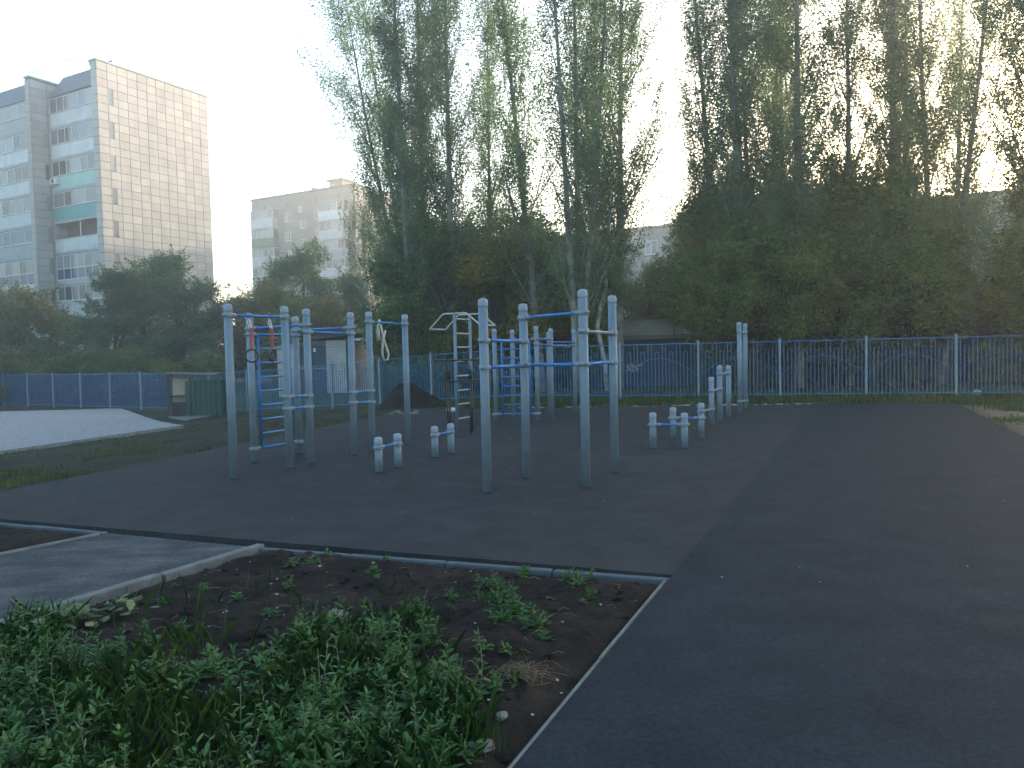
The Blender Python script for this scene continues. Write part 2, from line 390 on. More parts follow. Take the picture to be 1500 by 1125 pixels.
# ================================================================== SETTING
# ---- ground: one sheet to the horizon
def axis(lo, hi, step, far, grow=1.16):
    a = list(np.arange(lo, hi + 1e-6, step)); s = step
    while a[-1] < far: s *= grow; a.append(a[-1] + s)
    s = step
    while a[0] > -far: s *= grow; a.insert(0, a[0] - s)
    return np.array(a)
gx = axis(-14, 16, 0.3, 380); gy = axis(4, 34, 0.3, 380)
GX, GY = np.meshgrid(gx, gy); GZ = terrain(GX, GY)
rs = np.random.RandomState(3)
near = (np.abs(GX) < 45) & (GY < 60)
GZ = GZ + np.where(near, rs.uniform(-0.018, 0.018, GX.shape), 0) + 0.012 * np.sin(GX * 1.7 + GY * 0.6) * np.cos(GY * 1.3)
nx, ny = len(gx), len(gy)
idx = np.arange(nx * ny).reshape(ny, nx)
gf = np.stack([idx[:-1, :-1], idx[:-1, 1:], idx[1:, 1:], idx[1:, :-1]], -1).reshape(-1, 4)
gm = np_mesh('ground', np.stack([GX, GY, GZ], -1).reshape(-1, 3), gf, M['ground'], 4)
gm.polygons.foreach_set('use_smooth', [True] * len(gm.polygons))
dleft = (GX + 3.0) * -0.967 + (GY - 22.6) * 0.255
bk = GY - (22.3 - (GX - 3) * 0.16)
grassy = np.clip(smooth(0.2, 1.0, bk) * smooth(-6, -1, -dleft) + smooth(-1.0, 0.5, fence_behind(GX, GY)), 0, 1)
sright = (GX - 10.2) * 0.923 - (GY - 16.7) * 0.388          # right of the track
grassy = np.maximum(grassy, 0.75 * smooth(1.5, 4, sright))
sandy = smooth(-0.3, 0.6, sright) * smooth(-4.0, -1.5, -sright) * (1 - smooth(19.5, 21.5, GY))
for nm, arr in (('grassy', grassy), ('sandy', sandy)):
    at = gm.attributes.new(nm, 'FLOAT', 'POINT'); at.data.foreach_set('value', arr.astype(np.float32).ravel())
tag(link('ground', gm), kind='structure')

# ---- asphalt court, running strip, path
def slab(name, pts, z0, z1, mat):
    n = len(pts); v = [(p[0], p[1], z0) for p in pts] + [(p[0], p[1], z1) for p in pts]
    mb = MB().add(v, [tuple(range(n, 2 * n)), tuple(reversed(range(n)))] + [(i, (i + 1) % n, n + (i + 1) % n, n + i) for i in range(n)])
    o = mb.build(name, mat); tag(o, kind='structure'); return o
def edge(a, b, n, amp, rr):
    out = []
    for i in range(n):
        t = i / n; out.append((a[0] + (b[0] - a[0]) * t + rr.uniform(-amp, amp), a[1] + (b[1] - a[1]) * t + rr.uniform(-amp, amp)))
    return out
c0 = (-6.72, 8.48); c1 = tuple(W(985, 842)[:2]); c2 = tuple(W(1192, 592)[:2]); c3 = tuple(W(600, 600)[:2])
court = [c0] + [(-2.19, 6.7)] + [c1] + edge((c1[0] + .15, c1[1] + .3), c2, 4, 0.0, rnd) + edge(c2, c3, 40, 0.05, rnd) + edge(c3, c0, 40, 0.045, rnd)
slab('asphalt_court', court, -0.35, 0.0, M['asphalt_old'])
ta = W(755, 1125); td = Vector((c2[0] - c1[0], c2[1] - c1[1])).normalized()
t0 = Vector(c1) - td * 12; tr0 = Vector(W(1400, 590)[:2]); tr1 = Vector(W(1500, 640)[:2]); trd = (tr0 - tr1).normalized()
track = [tuple(t0), tuple(Vector(c2) + td * 0.05)] + edge(tuple(Vector(c2) + td * 0.05), tuple(tr0), 14, 0.03, rnd) + edge(tuple(tr0), tuple(tr0 - trd * 26), 60, 0.035, rnd) + [tuple(tr0 - trd * 27)]
track = track[:1] + track[2:]
slab('running_strip', list(reversed(track)), -0.06, 0.006, M['asphalt_new'])
pR0 = Vector(W(378, 796)[:2]); pR1 = Vector(W(0, 908)[:2]); pd = (pR1 - pR0).normalized()
pL0 = Vector(W(160, 776)[:2]); pL1 = Vector(W(0, 808)[:2]); pdl = (pL1 - pL0).normalized()
path = [tuple(pR0), tuple(pL0), tuple(pL0 + pdl * 6), tuple(pR0 + pd * 6)]
slab('path', path, -0.3, -0.034, M['asphalt_path'])

# ---- kerbs (single stones)
def kerb(name, a, b, wid, z0, z1, length, mat, off):
    root = empty(name, (a.x, a.y, 0)); tag(root, kind='structure')
    d = (b - a); L = d.length; d.normalize(); ang = math.atan2(d.y, d.x); n = max(1, int(round(L / length))); length = L / n
    me = bpy.data.meshes.new('kerb_stone')
    w = length - 0.012
    MBk = MB().box((0, 0, 0), (w, wid, z1 - z0)); me = MBk.mesh('kerb_stone', mat)
    nrm = Vector((-d.y, d.x))
    for i in range(n):
        p = d * (length * (i + 0.5)) + nrm * (off + rnd.uniform(-.006, .006))
        o = link('kerb_stone', me, root, (p.x, p.y, (z0 + z1) / 2 + rnd.uniform(-.006, .004)), ang + rnd.uniform(-.006, .006)); bevel(o, 0.012, 2)
    return root
kerb('path_kerb', pR0, pR0 + pd * 6, 0.085, -0.25, 0.012, 1.0, M['concrete'], 0.045)
kerb('path_kerb', pL0, pL0 + pdl * 6, 0.05, -0.25, -0.018, 1.0, M['concrete'], -0.028)
kerb('court_kerb', pR0 + Vector((0.06, -0.03)), Vector(c1), 0.075, -0.25, -0.016, 0.98, M['kerb_dark'], -0.042)
kerb('court_kerb', pL0, Vector(c0), 0.07, -0.25, -0.018, 1.0, M['kerb_dark'], 0.04)
kerb('strip_edging', Vector(c1) - td * 0.15, Vector(c1) - td * 9, 0.022, -0.2, 0.014, 1.5, M['concrete'], -0.013)

# ---- dug soil beds, fine lumps
def hashn(x, y, s):
    return np.sin(x * 12.9898 * s + y * 78.233) * 0.5 + np.sin(x * 4.1 * s - y * 6.7 * s + 1.3) * 0.5
def soil_bed(name, poly, res):
    xs = [p[0] for p in poly]; ys = [p[1] for p in poly]
    X, Y = np.meshgrid(np.arange(min(xs), max(xs), res), np.arange(min(ys), max(ys), res))
    inside = np.ones(X.shape, bool); n = len(poly)
    dist = np.full(X.shape, 9.0)
    for i in range(n):
        ax, ay = poly[i]; bx, by = poly[(i + 1) % n]; L = math.hypot(bx - ax, by - ay)
        s = ((bx - ax) * (Y - ay) - (by - ay) * (X - ax)) / L
        dist = np.minimum(dist, s)
    inside = dist > 0.0
    r2 = np.random.RandomState(5)
    def vnoise(f):
        g = r2.rand(200, 200); u = X * f % 199; v = Y * f % 199
        i = u.astype(int); j = v.astype(int); a = u - i; b = v - j; a = a * a * (3 - 2 * a); b = b * b * (3 - 2 * b)
        i1 = np.minimum(i + 1, 199); j1 = np.minimum(j + 1, 199)
        return g[i, j] * (1 - a) * (1 - b) + g[i1, j] * a * (1 - b) + g[i, j1] * (1 - a) * b + g[i1, j1] * a * b
    h = 0.055 * vnoise(1.6) + 0.040 * vnoise(5) + 0.034 * vnoise(13) ** 2 + 0.02 * vnoise(30)
    Z = -0.066 + h * (0.35 + 0.65 * smooth(0, 0.22, dist))
    ny_, nx_ = X.shape; id_ = np.arange(nx_ * ny_).reshape(ny_, nx_)
    f = np.stack([id_[:-1, :-1], id_[:-1, 1:], id_[1:, 1:], id_[1:, :-1]], -1)
    ok = inside[:-1, :-1] & inside[:-1, 1:] & inside[1:, 1:] & inside[1:, :-1]
    f = f[ok]; used = np.unique(f); mp = np.full(nx_ * ny_, -1); mp[used] = np.arange(len(used))
    V = np.stack([X, Y, Z], -1).reshape(-1, 3)[used]
    me = np_mesh(name, V, mp[f], M['soil'], 4); me.polygons.foreach_set('use_smooth', [True] * len(me.polygons))
    o = link(name, me); tag(o, kind='structure')
    from mathutils.bvhtree import BVHTree
    return o, BVHTree.FromPolygons([tuple(p) for p in V], [tuple(q) for q in mp[f]])
bedA = [tuple(pR0 + pd * 5.5 + Vector((.11, -.05))), tuple(Vector(c1) - td * 7.6 + Vector((-.03, 0))), (c1[0] - .03, c1[1] - .10), (pR0.x + .12, pR0.y - .10)]
bed_o, bed_t = soil_bed('soil_bed', bedA, 0.028)
bedB = [tuple(pL0 + pdl * 5 + Vector((-4, 1.2))), tuple(pL0 + pdl * 5 + Vector((-.04, 0))), (pL0.x - .06, pL0.y - .06), (c0[0], c0[1] - .10)]
soil_bed('soil_bed', bedB, 0.06)
def bed_z(x, y):
    h = bed_t.ray_cast(Vector((x, y, 2)), Vector((0, 0, -1)))
    return h[0].z if h[0] else -0.05
def in_poly(x, y, poly, m=0.0):
    n = len(poly)
    for i in range(n):
        ax, ay = poly[i]; bx, by = poly[(i + 1) % n]; L = math.hypot(bx - ax, by - ay)
        if ((bx - ax) * (y - ay) - (by - ay) * (x - ax)) / L < m: return False
    return True

# ---- gravel pad on the left
def sheet(name, corners, nu, nv, lift, mat, thick=0.1, jit=0.0):
    a, b, c, d = [Vector(p[:2]) for p in corners]
    top = []; n1 = nu + 1
    for j in range(nv + 1):
        for i in range(nu + 1):
            u, v = i / nu, j / nv
            p = (a * (1 - u) + b * u) * (1 - v) + (d * (1 - u) + c * u) * v
            p = p + Vector((rnd.uniform(-jit, jit), rnd.uniform(-jit, jit)))
            top.append((p.x, p.y, ground_z(p.x, p.y) + lift + rnd.uniform(-jit, jit) * 0.2))
    mb = MB(); f = [(j * n1 + i, j * n1 + i + 1, (j + 1) * n1 + i + 1, (j + 1) * n1 + i) for j in range(nv) for i in range(nu)]
    mb.add(top, f)
    ring = list(range(n1)) + [j * n1 + nu for j in range(1, nv + 1)] + [nv * n1 + i for i in reversed(range(nu))] + [j * n1 for j in reversed(range(1, nv))]
    b0 = len(mb.v)
    for k in ring: x, y, z = top[k]; mb.v.append((x, y, z - thick))
    for q in range(len(ring)):
        q2 = (q + 1) % len(ring); mb.f.append((ring[q], b0 + q, b0 + q2, ring[q2]))
    o = mb.build(name, mat); tag(o, kind='structure'); return o
ga, gb, gc, gd = G(-160, 610), G(178, 601), G(268, 627), G(-160, 690)
sheet('gravel_pad', (gd, gc, gb, ga), 40, 22, 0.10, M['gravel'], 0.25, 0.03)
ka, kb, kc, kd = G(246, 612), G(276, 617), G(328, 607), G(300, 602)
sheet('concrete_pad', (ka, kb, kc, kd), 6, 4, 0.06, M['concrete'], 0.2)

# ================================================================== BUILDINGS
TH = R(-28.6)
def loc_empty(name, p, rz=TH):
    return empty(name, p, rz)

def glazing(parent, x0, x1, y, z0, z1, n, glass, opens=(), name='pane', proud=0.03, transom=False, skip=()):
    """framed row of panes in the plane y (faces -y): frame is one sub-part, each pane its own"""
    t = 0.055; fr = MB()
    fr.bb(x0, x1, y - .03, y + .03, z0, z0 + t); fr.bb(x0, x1, y - .03, y + .03, z1 - t, z1)
    w = (x1 - x0) / n
    for i in range(n + 1):
        c = x0 + w * i; wd_ = t / 2 if 0 < i < n else t / 2
        c = min(max(c, x0 + t / 2), x1 - t / 2)
        fr.bb(c - wd_, c + wd_, y - .034, y + .034, z0 + 0.002, z1 - 0.002)
    zm = None
    if transom:
        zm = z0 + (z1 - z0) * 0.45; fr.bb(x0 + .01, x1 - .01, y - .032, y + .032, zm - t / 2, zm + t / 2)
    fr.build('window_frame', M['frame'], parent)
    for i in range(n):
        if i in skip: continue
        if transom:
            MB().bb(x0 + w * i + .03, x0 + w * (i + 1) - .03, y - .006, y + .006, z0 + .03, zm - .02).build(name, M['glass_blue'], parent)
            MB().bb(x0 + w * i + .03, x0 + w * (i + 1) - .03, y - .006, y + .006, zm + .02, z1 - .03).build(name, glass, parent)
        else:
            MB().bb(x0 + w * i + .03, x0 + w * (i + 1) - .03, y - .006, y + .006, z0 + .03, z1 - .03).build(name, glass, parent)

# ---- tall panel block with a tiled end wall
C1 = D(160, 560, 65.0)
for _ in range(20):                                  # the roof corner is what the photograph fixes
    C1.x += (139.5 - proj(Vector((C1.x, C1.y, 27.6)))[0]) * 65.0 / FPX
BZ = -0.9
big = loc_empty('apartment_block', (C1.x, C1.y, 0))
tag(big, 'tall apartment block with pale square-tiled windowless end wall and glazed loggias', 'building')
ROOF = top_z(C1, 86.0); EL = 11.0
while proj(Vector((C1.x + EL * math.sin(-TH), C1.y + EL * math.cos(TH), ROOF)))[0] < 303.0: EL += 0.02
# core (recessed behind tiles and loggias)
MB().bb(-22, -0.06, 1.5, EL - .05, BZ, ROOF - 0.35).build('core_wall', M['joint'], big)
MB().bb(-0.82, -0.061, 0.06, 1.52, BZ, ROOF - 0.30).build('corner_pier', M['joint'], big)
MB().bb(-0.95, 0.06, -0.08, EL + .1, ROOF - .06, ROOF + .06).build('parapet_cap', M['panel_grey'], big)
MB().bb(-0.95, -0.10, 0.0, EL, ROOF - .34, ROOF - .062).build('parapet', M['panel_grey'], big)
# tiles on the end wall: 12 columns x rows of 0.69
NC = 12; cw = EL / NC; rh = 0.69
zs = []; z = ROOF - 0.07
while z - rh > BZ: z -= rh; zs.append(z)
tile_me = MB().bb(-0.025, 0.025, -cw / 2 + .022, cw / 2 - .022, -rh / 2 + .020, rh / 2 - .020).mesh('facade_tile', M['tile'])
slots = []
for k in range(9): slots.append((22.15 - 2.72 * k + 1.05, 22.15 - 2.72 * k + 2.45))
low = MB()
cnt = 0
for r_, z in enumerate(zs):
    for c in range(NC):
        y = (c + .5) * cw; zc = z + rh / 2
        if c == 1 and any(zc > a - 0.2 and zc < b + 0.1 for a, b in slots):
            # the tile beside the slot window is narrower
            low.bb(-.025 - .03, .025 - .03, y - cw / 2 + .5, y + cw / 2 - .022, z + .02, z + rh - .02); continue
        if cnt < 290:
            o = link('tile', tile_me, big, (-0.03 + rnd.uniform(-.008, .008), y, zc)); o.rotation_euler = (rnd.uniform(-.004, .004), 0, rnd.uniform(-.004, .004)); cnt += 1
        else: low.bb(-.055, -.005, y - cw / 2 + .022, y + cw / 2 - .022, z + .02, z + rh - .02)
tag(low.build('lower_tile_facing', M['tile'], big), kind='stuff')
pierm = MB()
for z in zs:
    pierm.bb(-.80, -.09, 0.01, 0.06, z + .02, z + rh - .02)
tag(pierm.build('pier_tile_facing', M['tile'], big), kind='stuff')
for a, b in slots:
    w_ = MB().bb(-.058, -.035, 1 * cw + .06, 1 * cw + .42, a, b).build('slot_window', M['glass'], big)
    fr = MB(); fr.bb(-.05, -.02, 1 * cw + .02, 1 * cw + .07, a - .03, b + .03); fr.bb(-.05, -.02, 1 * cw + .41, 1 * cw + .46, a - .03, b + .03)
    fr.build('slot_frame', M['panel_grey'], w_)
# stepped-forward left section
OX = -7.0; OF = -1.5
MB().bb(-22, OX - .06, OF + 1.5, 1.52, BZ, ROOF - 1.0).build('section_wall', M['joint'], big)
MB().bb(OX - .7, OX - .06, OF + .06, OF + 1.5, BZ, ROOF - .6).build('section_pier', M['joint'], big)
MB().bb(OX - .72, OX + .05, OF - .05, 1.9, ROOF - .62, ROOF - .48).build('section_cap', M['panel_grey'], big)
MB().bb(OX - .7, OX - .06, 1.45, 1.8, ROOF - 3, ROOF - .63).build('section_return', M['joint'], big)
sec_me = MB().bb(-.025, .025, -.7 + .02, .7 - .02, -rh / 2 + .02, rh / 2 - .02).mesh('section_tile', M['tile'])
secp = MB()
for z in zs[1:]:
    for y in (OF + .75, OF + 2.2):
        if y > 0 and z < ROOF - 3.2 and False: continue
        link('section_tile', sec_me, big, (OX - .03 + rnd.uniform(-.006, .006), y, z + rh / 2))
    secp.bb(OX - .68, OX - .09, OF + .01, OF + .06, z + .02, z + rh - .02)
tag(secp.build('pier_tile_facing', M['tile'], big), kind='stuff')
for k in range(1, 9):
    zz = 22.15 - 2.72 * k
    MB().bb(OX - .03, OX + .012, -.42, -.08, zz + .9, zz + 2.2).build('slot_window', M['glass'], big)
# loggias
def loggia(x0, x1, y, zf, colour, n, glass, skip=(), tall=False, opened=False):
    p = MB()
    p.bb(x0, x1, y, y + .10, zf + (0.0 if not tall else 0.0), zf + (1.12 if not tall else 0.28))
    pr = p.build('loggia_parapet', M[colour], big)
    MB().bb(x0 - .05, x1 + .05, y + .02, y + 1.5, zf - .20, zf - .002).build('slab', M['panel_grey'], pr)
    if not tall: MB().bb(x0, x1, y - .05, y + .14, zf + 1.122, zf + 1.17).build('sill', M['panel_grey'], pr)
    if not opened:
        if tall: glazing(pr, x0, x1, y + .05, zf + .30, zf + 2.46, n, glass, transom=True)
        else: glazing(pr, x0, x1, y + .05, zf + 1.18, zf + 2.46, n, glass, skip=skip)
    else:
        MB().bb(x0 + 3.6, x0 + 3.68, y + .02, y + .08, zf + 1.18, zf + 2.5).build('post', M['frame'], pr)
    return pr
cols1 = ['panel_white', 'panel_white', 'panel_mint', 'panel_teal', 'panel_white', 'panel_grey', 'panel_grey', 'panel_grey', 'panel_grey']
cols2 = ['panel_grey', 'panel_white', 'panel_white', 'panel_white', 'panel_grey', 'panel_white', 'panel_grey', 'panel_grey', 'panel_white']
LX0, LX1 = OX + .05, -0.86
for k in range(9):
    zf = 22.15 - 2.72 * k
    if zf < BZ + .1: break
    loggia(LX0, LX1, 0.12, zf, cols1[k], 6 if k != 3 else 4, M['glass'], skip=(), tall=(k == 5), opened=(k == 4))
    loggia(OX - 7.4, OX - .76, OF + .12, zf - .35, cols2[k], 6, M['glass_blue'] if k == 4 else M['glass'], tall=(k == 5))
# mansards of blue-grey sheet over the loggias
def mansard(x0, x1, y0, z0, z1, run):
    mb = MB(); v = [(x0, y0, z0), (x1, y0, z0), (x1, y0 + run, z1), (x0, y0 + run, z1), (x0, y0 + run + .3, z0), (x1, y0 + run + .3, z0), (x0, y0 + run + .3, z1), (x1, y0 + run + .3, z1)]
    mb.add(v, [(0, 1, 2, 3), (0, 3, 6, 4), (1, 5, 7, 2), (3, 2, 7, 6), (4, 5, 1, 0)])
    r0 = mb.build('roof', M['mansard'], big)
    for i in range(1, int((x1 - x0) / .55)):
        x = x0 + .55 * i
        MB().add([(x - .015, y0 - .012, z0), (x + .015, y0 - .012, z0), (x + .015, y0 + run - .012, z1 + .02), (x - .015, y0 + run - .012, z1 + .02), (x - .015, y0 + .03, z0), (x + .015, y0 + .03, z0), (x + .015, y0 + run + .03, z1), (x - .015, y0 + run + .03, z1)],
                 [(0, 1, 2, 3), (0, 3, 7, 4), (1, 5, 6, 2), (3, 2, 6, 7)]).build('seam', M['mansard'], r0)
mansard(LX0 - .02, LX1 - .02, 0.02, 24.75, 26.9, 1.5)
mansard(OX - 9, OX - .74, OF + .02, 24.3, 26.4, 1.4)
MB().bb(-22, -1, 1.6, EL - .1, ROOF - .6, ROOF - .36).build('flat_roof', M['roof_felt'], big)
# air conditioner
ac = MB().bb(LX0 + .25, LX0 + 1.05, -0.28, .10, 22.15 - 2.72 * 2 + .42, 22.15 - 2.72 * 2 + .98).build('air_conditioner', M['frame'], big)
bevel(ac, .03)
MB().tube([(LX0 + .65, -.285, 17.4), (LX0 + .65, -.30, 17.4)], .2, 16).build('fan_grille', M['dark'], ac)
def antenna(x, y, h, name_label):
    wx = Matrix.Rotation(TH, 4, 'Z') @ Vector((x, y, 0))
    e = empty('roof_antenna', (C1.x + wx.x, C1.y + wx.y, ROOF - .38), TH); tag(e, name_label, 'antenna')
    MB().tube([(0, 0, 0), (0, 0, h)], .03, 6).build('mast', M['bolt'], e)
    MB().tube([(-.9, 0, h - .15), (.8, 0, h - .05)], .02, 6).build('boom', M['bolt'], e)
    for i in range(5): MB().tube([(-.8 + i * .35, -.3, h - .14 + i * .022), (-.8 + i * .35, .3, h - .14 + i * .022)], .012, 5).build('element', M['bolt'], e)
antenna(-7.3, 2.4, 2.7, 'thin mast aerial on the roof above the stepped corner of the loggias')
antenna(-12.2, 2.4, 2.6, 'thin mast aerial farther along the blue sheet roof')
# bird on the parapet
bw = Matrix.Rotation(TH, 4, 'Z') @ Vector((-.1, 1.4, 0))
bird = MB(); bird.tube([(-.16, 0, .14), (-.08, 0, .17), (.02, 0, .20), (.10, 0, .25), (.15, 0, .29)], [.02, .06, .075, .055, .03], 8)
bird.tube([(-.12, 0, .15), (-.3, 0, .08)], [.04, .015], 6); bird.tube([(.15, 0, .29), (.2, 0, .28)], [.012, .004], 5)
bird.tube([(.0, .02, .15), (.01, .02, 0)], .01, 5); bird.tube([(.0, -.02, .15), (.01, -.02, 0)], .01, 5)
tag(link('pigeon', bird.mesh('pigeon', M['black']), None, (C1.x + bw.x, C1.y + bw.y, ROOF + .06), TH + 1.2), 'small dark bird perched on the parapet of the tiled end wall', 'bird')

# ---- middle block
C2 = D(528, 560, 117.0)
mid = loc_empty('apartment_block', (C2.x, C2.y, 0)); tag(mid, 'distant grey brick apartment block with white balconies and a roof hatch', 'building')
MR = 27.3
def mx(px):  # position along the front of the middle block for a pixel column
    a = (px + 8.7 - 750) / FPX; ux, uy = -math.cos(TH), -math.sin(TH)
    return -((a * C2.y - C2.x) / (ux - a * uy))
def mz(px, py):
    x = mx(px); Y = C2.y + x * math.sin(TH); return EYE + (516.7 + (750 - px) * .0227 - py) * Y / FPX
xl = mx(369)
MB().bb(xl, 0, 0, 13, -1, MR).build('wall', M['brick_mid'], mid)
MB().bb(xl - .1, .1, -.1, 13.1, MR, MR + .25).build('parapet_cap', M['roof_felt'], mid)
def mwin(x0, x1, y0, y1, n=2):
    a, b = mx(x0), mx(x1); z1, z0 = mz(x0, y0), mz(x0, y1)
    w = MB().bb(a - .06, b + .06, -.10, -.02, z0 - .08, z0).build('window', M['panel_white'], mid)
    glazing(w, a, b, -.04, z0 + .002, z1, n, M['glass'])
def mbalc(x0, x1, y0, y1, y2, colr, glazed=True, k=0):
    a, b = mx(x0), mx(x1); zt, zm_, zb = mz(x0, y0), mz(x0, y1), mz(x0, y2)
    p = MB(); p.bb(a, b, -1.1, -1.0, zb, zm_); p.bb(a, a + .08, -1.0, -.002, zb, zm_); p.bb(b - .08, b, -1.0, -.002, zb, zm_); p.bb(a + .08, b - .08, -1.0, -.002, zb, zb + .15)
    pr = p.build('balcony', M[colr], mid)
    MB().bb(a - .12, b + .12, -1.25, -.003, zt + .002, zt + .10).build('balcony_roof', M['panel_white'], pr)
    MB().bb(a + .1, b - .1, -.06, -.004, zm_, zt - .02).build('balcony_door', M['dark'], pr)
    if glazed:
        glazing(pr, a, b, -1.05, zm_ + .01, zt, 4, M['glass'])
        MB().bb(b - .05, b - .03, -.99, -.01, zm_ + .01, zt - .02).build('side_pane', M['glass'], pr)
Z6 = 4.6875
def z6(x, y): return 340 + x / Z6, 240 + y / Z6
for k in range(7):
    dy = 127 * k
    a = z6(162, 350 + dy); b = z6(312, 405 + dy); c = z6(312, 468 + dy)
    mbalc(a[0], b[0], a[1], b[1], c[1], ['panel_white', 'panel_green', 'panel_white', 'panel_grey', 'panel_white', 'panel_white', 'panel_grey'][k])
    a = z6(622, 290 + dy); b = z6(792, 352 + dy); c = z6(792, 410 + dy)
    mbalc(a[0], b[0], a[1], b[1], c[1], ['panel_white', 'panel_white', 'panel_grey', 'panel_white', 'panel_white', 'panel_grey', 'panel_white'][k])
    a = z6(360, 352 + dy); b = z6(398, 412 + dy); mwin(a[0], b[0], a[1], b[1], 2)
    a = z6(565, 325 + dy); b = z6(606, 388 + dy); mwin(a[0], b[0], a[1], b[1], 2)
    a = z6(462, 400 + dy); b = z6(500, 455 + dy); mwin(a[0], b[0], a[1], b[1], 2)
a = z6(455, 305); b = z6(479, 342); mwin(a[0], b[0], a[1], b[1], 1)
for x in (228, 378, 585, 735):
    p_ = z6(x, 300 - (x - 228) * .14); 
    MB().bb(mx(p_[0]) - .12, mx(p_[0]) + .12, -.03, .01, MR - 1.75, MR - 1.0).build('attic_vent', M['dark'], mid)
hx0, hx1 = mx(464.5), mx(483)
rh_ = MB().bb(hx0, hx1, 3, 6, MR + .25, MR + 1.95).build('roof_hatch', M['brick_mid'], mid)
MB().bb(hx0 - .5, hx1 + .3, 2.6, 6.4, MR + 1.952, MR + 2.15).build('hatch_roof', M['roof_felt'], rh_)
MB().bb(hx0 + .4, hx0 + 1.0, 2.96, 3.02, MR + .3, MR + 1.5).build('hatch_door', M['panel_white'], rh_)
MB().bb(mx(444), mx(448), 2, 2.7, MR + .25, MR + 1.2).build('chimney', M['brick_mid'], mid)

# ---- long five-storey block behind the poplars
C3 = D(880, 560, 89.0)
lng = loc_empty('apartment_block', (C3.x, C3.y, 0)); tag(lng, 'long grey brick apartment block behind the poplars with white window frames', 'building')
LR = 15.0; X0, X1 = -24.0, 84.0
MB().bb(X0, X1, 0, 12, -1, LR).build('wall', M['brick_grey'], lng)
MB().bb(X0 - .3, X1 + .3, -.35, 12.3, LR, LR + .22).build('cornice', M['panel_grey'], lng)
MB().bb(X0, X1, -.03, -.002, LR - 3.3, LR - 3.15).build('string_course', M['panel_grey'], lng)
def blockwin(x0, x1, z0, z1, n):
    w = MB().bb(x0 - .1, x1 + .1, -.14, -.004, z0 - .07, z0).build('window', M['panel_white'], lng)
    glazing(w, x0, x1, -.04, z0 + .002, z1, n, M['glass'])
for s in range(5):
    zf = 0.9 + 2.8 * s
    for i in range(30):
        x = X0 + 2 + i * 3.45
        if i % 5 == 4: blockwin(x, x + .75, zf, zf + 1.5, 1)
        else: blockwin(x, x + 1.4, zf, zf + 1.5, 2)

# ---- garages and sheds behind the fence
def garage_row():
    a = KINK + np.array((0.2334, 0.9724)) * 9.5 - np.array((0.9724, -.2334)) * 8.5
    ang = math.atan2(-.2334, .9724)
    e = empty('garage_row', (a[0], a[1], -.1), ang)
    tag(e, 'low brick garage row with graffiti-covered painted back wall behind the blue fence', 'garage')
    L = 30.0
    MB().bb(0, L, 0, 5, -.3, 2.15).build('wall', M['graffiti'], e)
    MB().bb(-.15, L + .15, -.35, 5.2, 2.16, 2.34).build('roof_slab', M['concrete'], e)
    n = 6
    for i in range(n):
        x0 = i * L / n + .02; x1 = (i + 1) * L / n - .02; h = 2.95 + [0, .12, .25, -.1, .05, .15][i]
        p = MB().bb(x0, x1, .05, 4.9, 2.342, h).build('upper_wall', M['brick_brown'] if i % 3 == 0 else M['brick_grey'], e)
        MB().bb(x0 - .01, x1 + .01, -.1, 5.05, h + .002, h + .09).build('roof_felt', M['roof_felt'], p)
        if i in (2, 4): MB().bb(x0 + 2.2, x0 + 3.1, .02, .06, 2.55, 2.78).build('vent_opening', M['dark'], p)
    # spray-painted tags, strokes standing a few millimetres proud
    for j in range(20):
        cx = rnd.uniform(.8, L - .8); cz = rnd.uniform(.5, 1.75); s = rnd.uniform(.25, .55); ph = rnd.uniform(0, 6)
        pts = [(cx + s * (.9 * t / 9 * 2 - .9) + .14 * math.sin(t * 2.1 + ph), -.006, cz + s * .55 * math.sin(t * 1.7 + ph * 2)) for t in range(16)]
        MB().tube(pts, rnd.choice((.014, .024, .034)), 5).build('graffiti_stroke', M['tag_white'] if j % 3 == 0 else M['tag_blue'], e)
garage_row()
def white_garage():
    p = D(408, 577, 38.5)
    e = empty('garage', (p.x, p.y, -.35), R(-10)); tag(e, 'white brick garage with a dark blue double gate behind the fence', 'garage')
    s = 38.5 / FPX
    w = 104 * s * 1.02; gx0 = 34 * s; gx1 = 76 * s; h = 2.75
    mb = MB(); mb.bb(0, gx0, 0, 5, 0, h); mb.bb(gx1, w, 0, 5, 0, h); mb.bb(gx0, gx1, .2, 5, 0, h); mb.build('wall', M['brick_white'], e)
    MB().bb(gx0, gx1, .0, .19, h - .22, h).build('lintel', M['concrete'], e)
    for a, b in ((gx0 + .03, (gx0 + gx1) / 2 - .01), ((gx0 + gx1) / 2 + .01, gx1 - .03)):
        d = MB().bb(a, b, .08, .14, .1, h - .24).build('gate_leaf', M['gate_blue'], e)
        MB().bb(a + .03, b - .03, .06, .082, 1.35, 1.42).build('gate_rail', M['fence_post'], d)
    MB().tube([((gx0 + gx1) / 2 + .1, .05, h - .35), ((gx0 + gx1) / 2 + .1, .05, h - .55)], .06, 8).build('wall_lamp', M['frame'], e)
    v = [(-.55, -.35, h - .12), (w + .3, -.35, h + .22), (w + .3, 5.2, h + .32), (-.55, 5.2, h - .02)]
    v2 = [(x, y, z + .1) for x, y, z in v]
    MB().add(v + v2, [(3, 2, 1, 0), (4, 5, 6, 7), (0, 1, 5, 4), (1, 2, 6, 5), (2, 3, 7, 6), (3, 0, 4, 7)]).build('roof', M['roof_felt'], e)
    for i in range(9):
        MB().box((rnd.uniform(-.3, w), rnd.uniform(-.3, .4), h + .06 + i / 9 * .05 + .12), (rnd.uniform(.3, .9), .25, .06), rnd.uniform(-.4, .4)).build('loose_board', M['concrete'] if i % 3 == 0 else M['plank'], e)
white_garage()
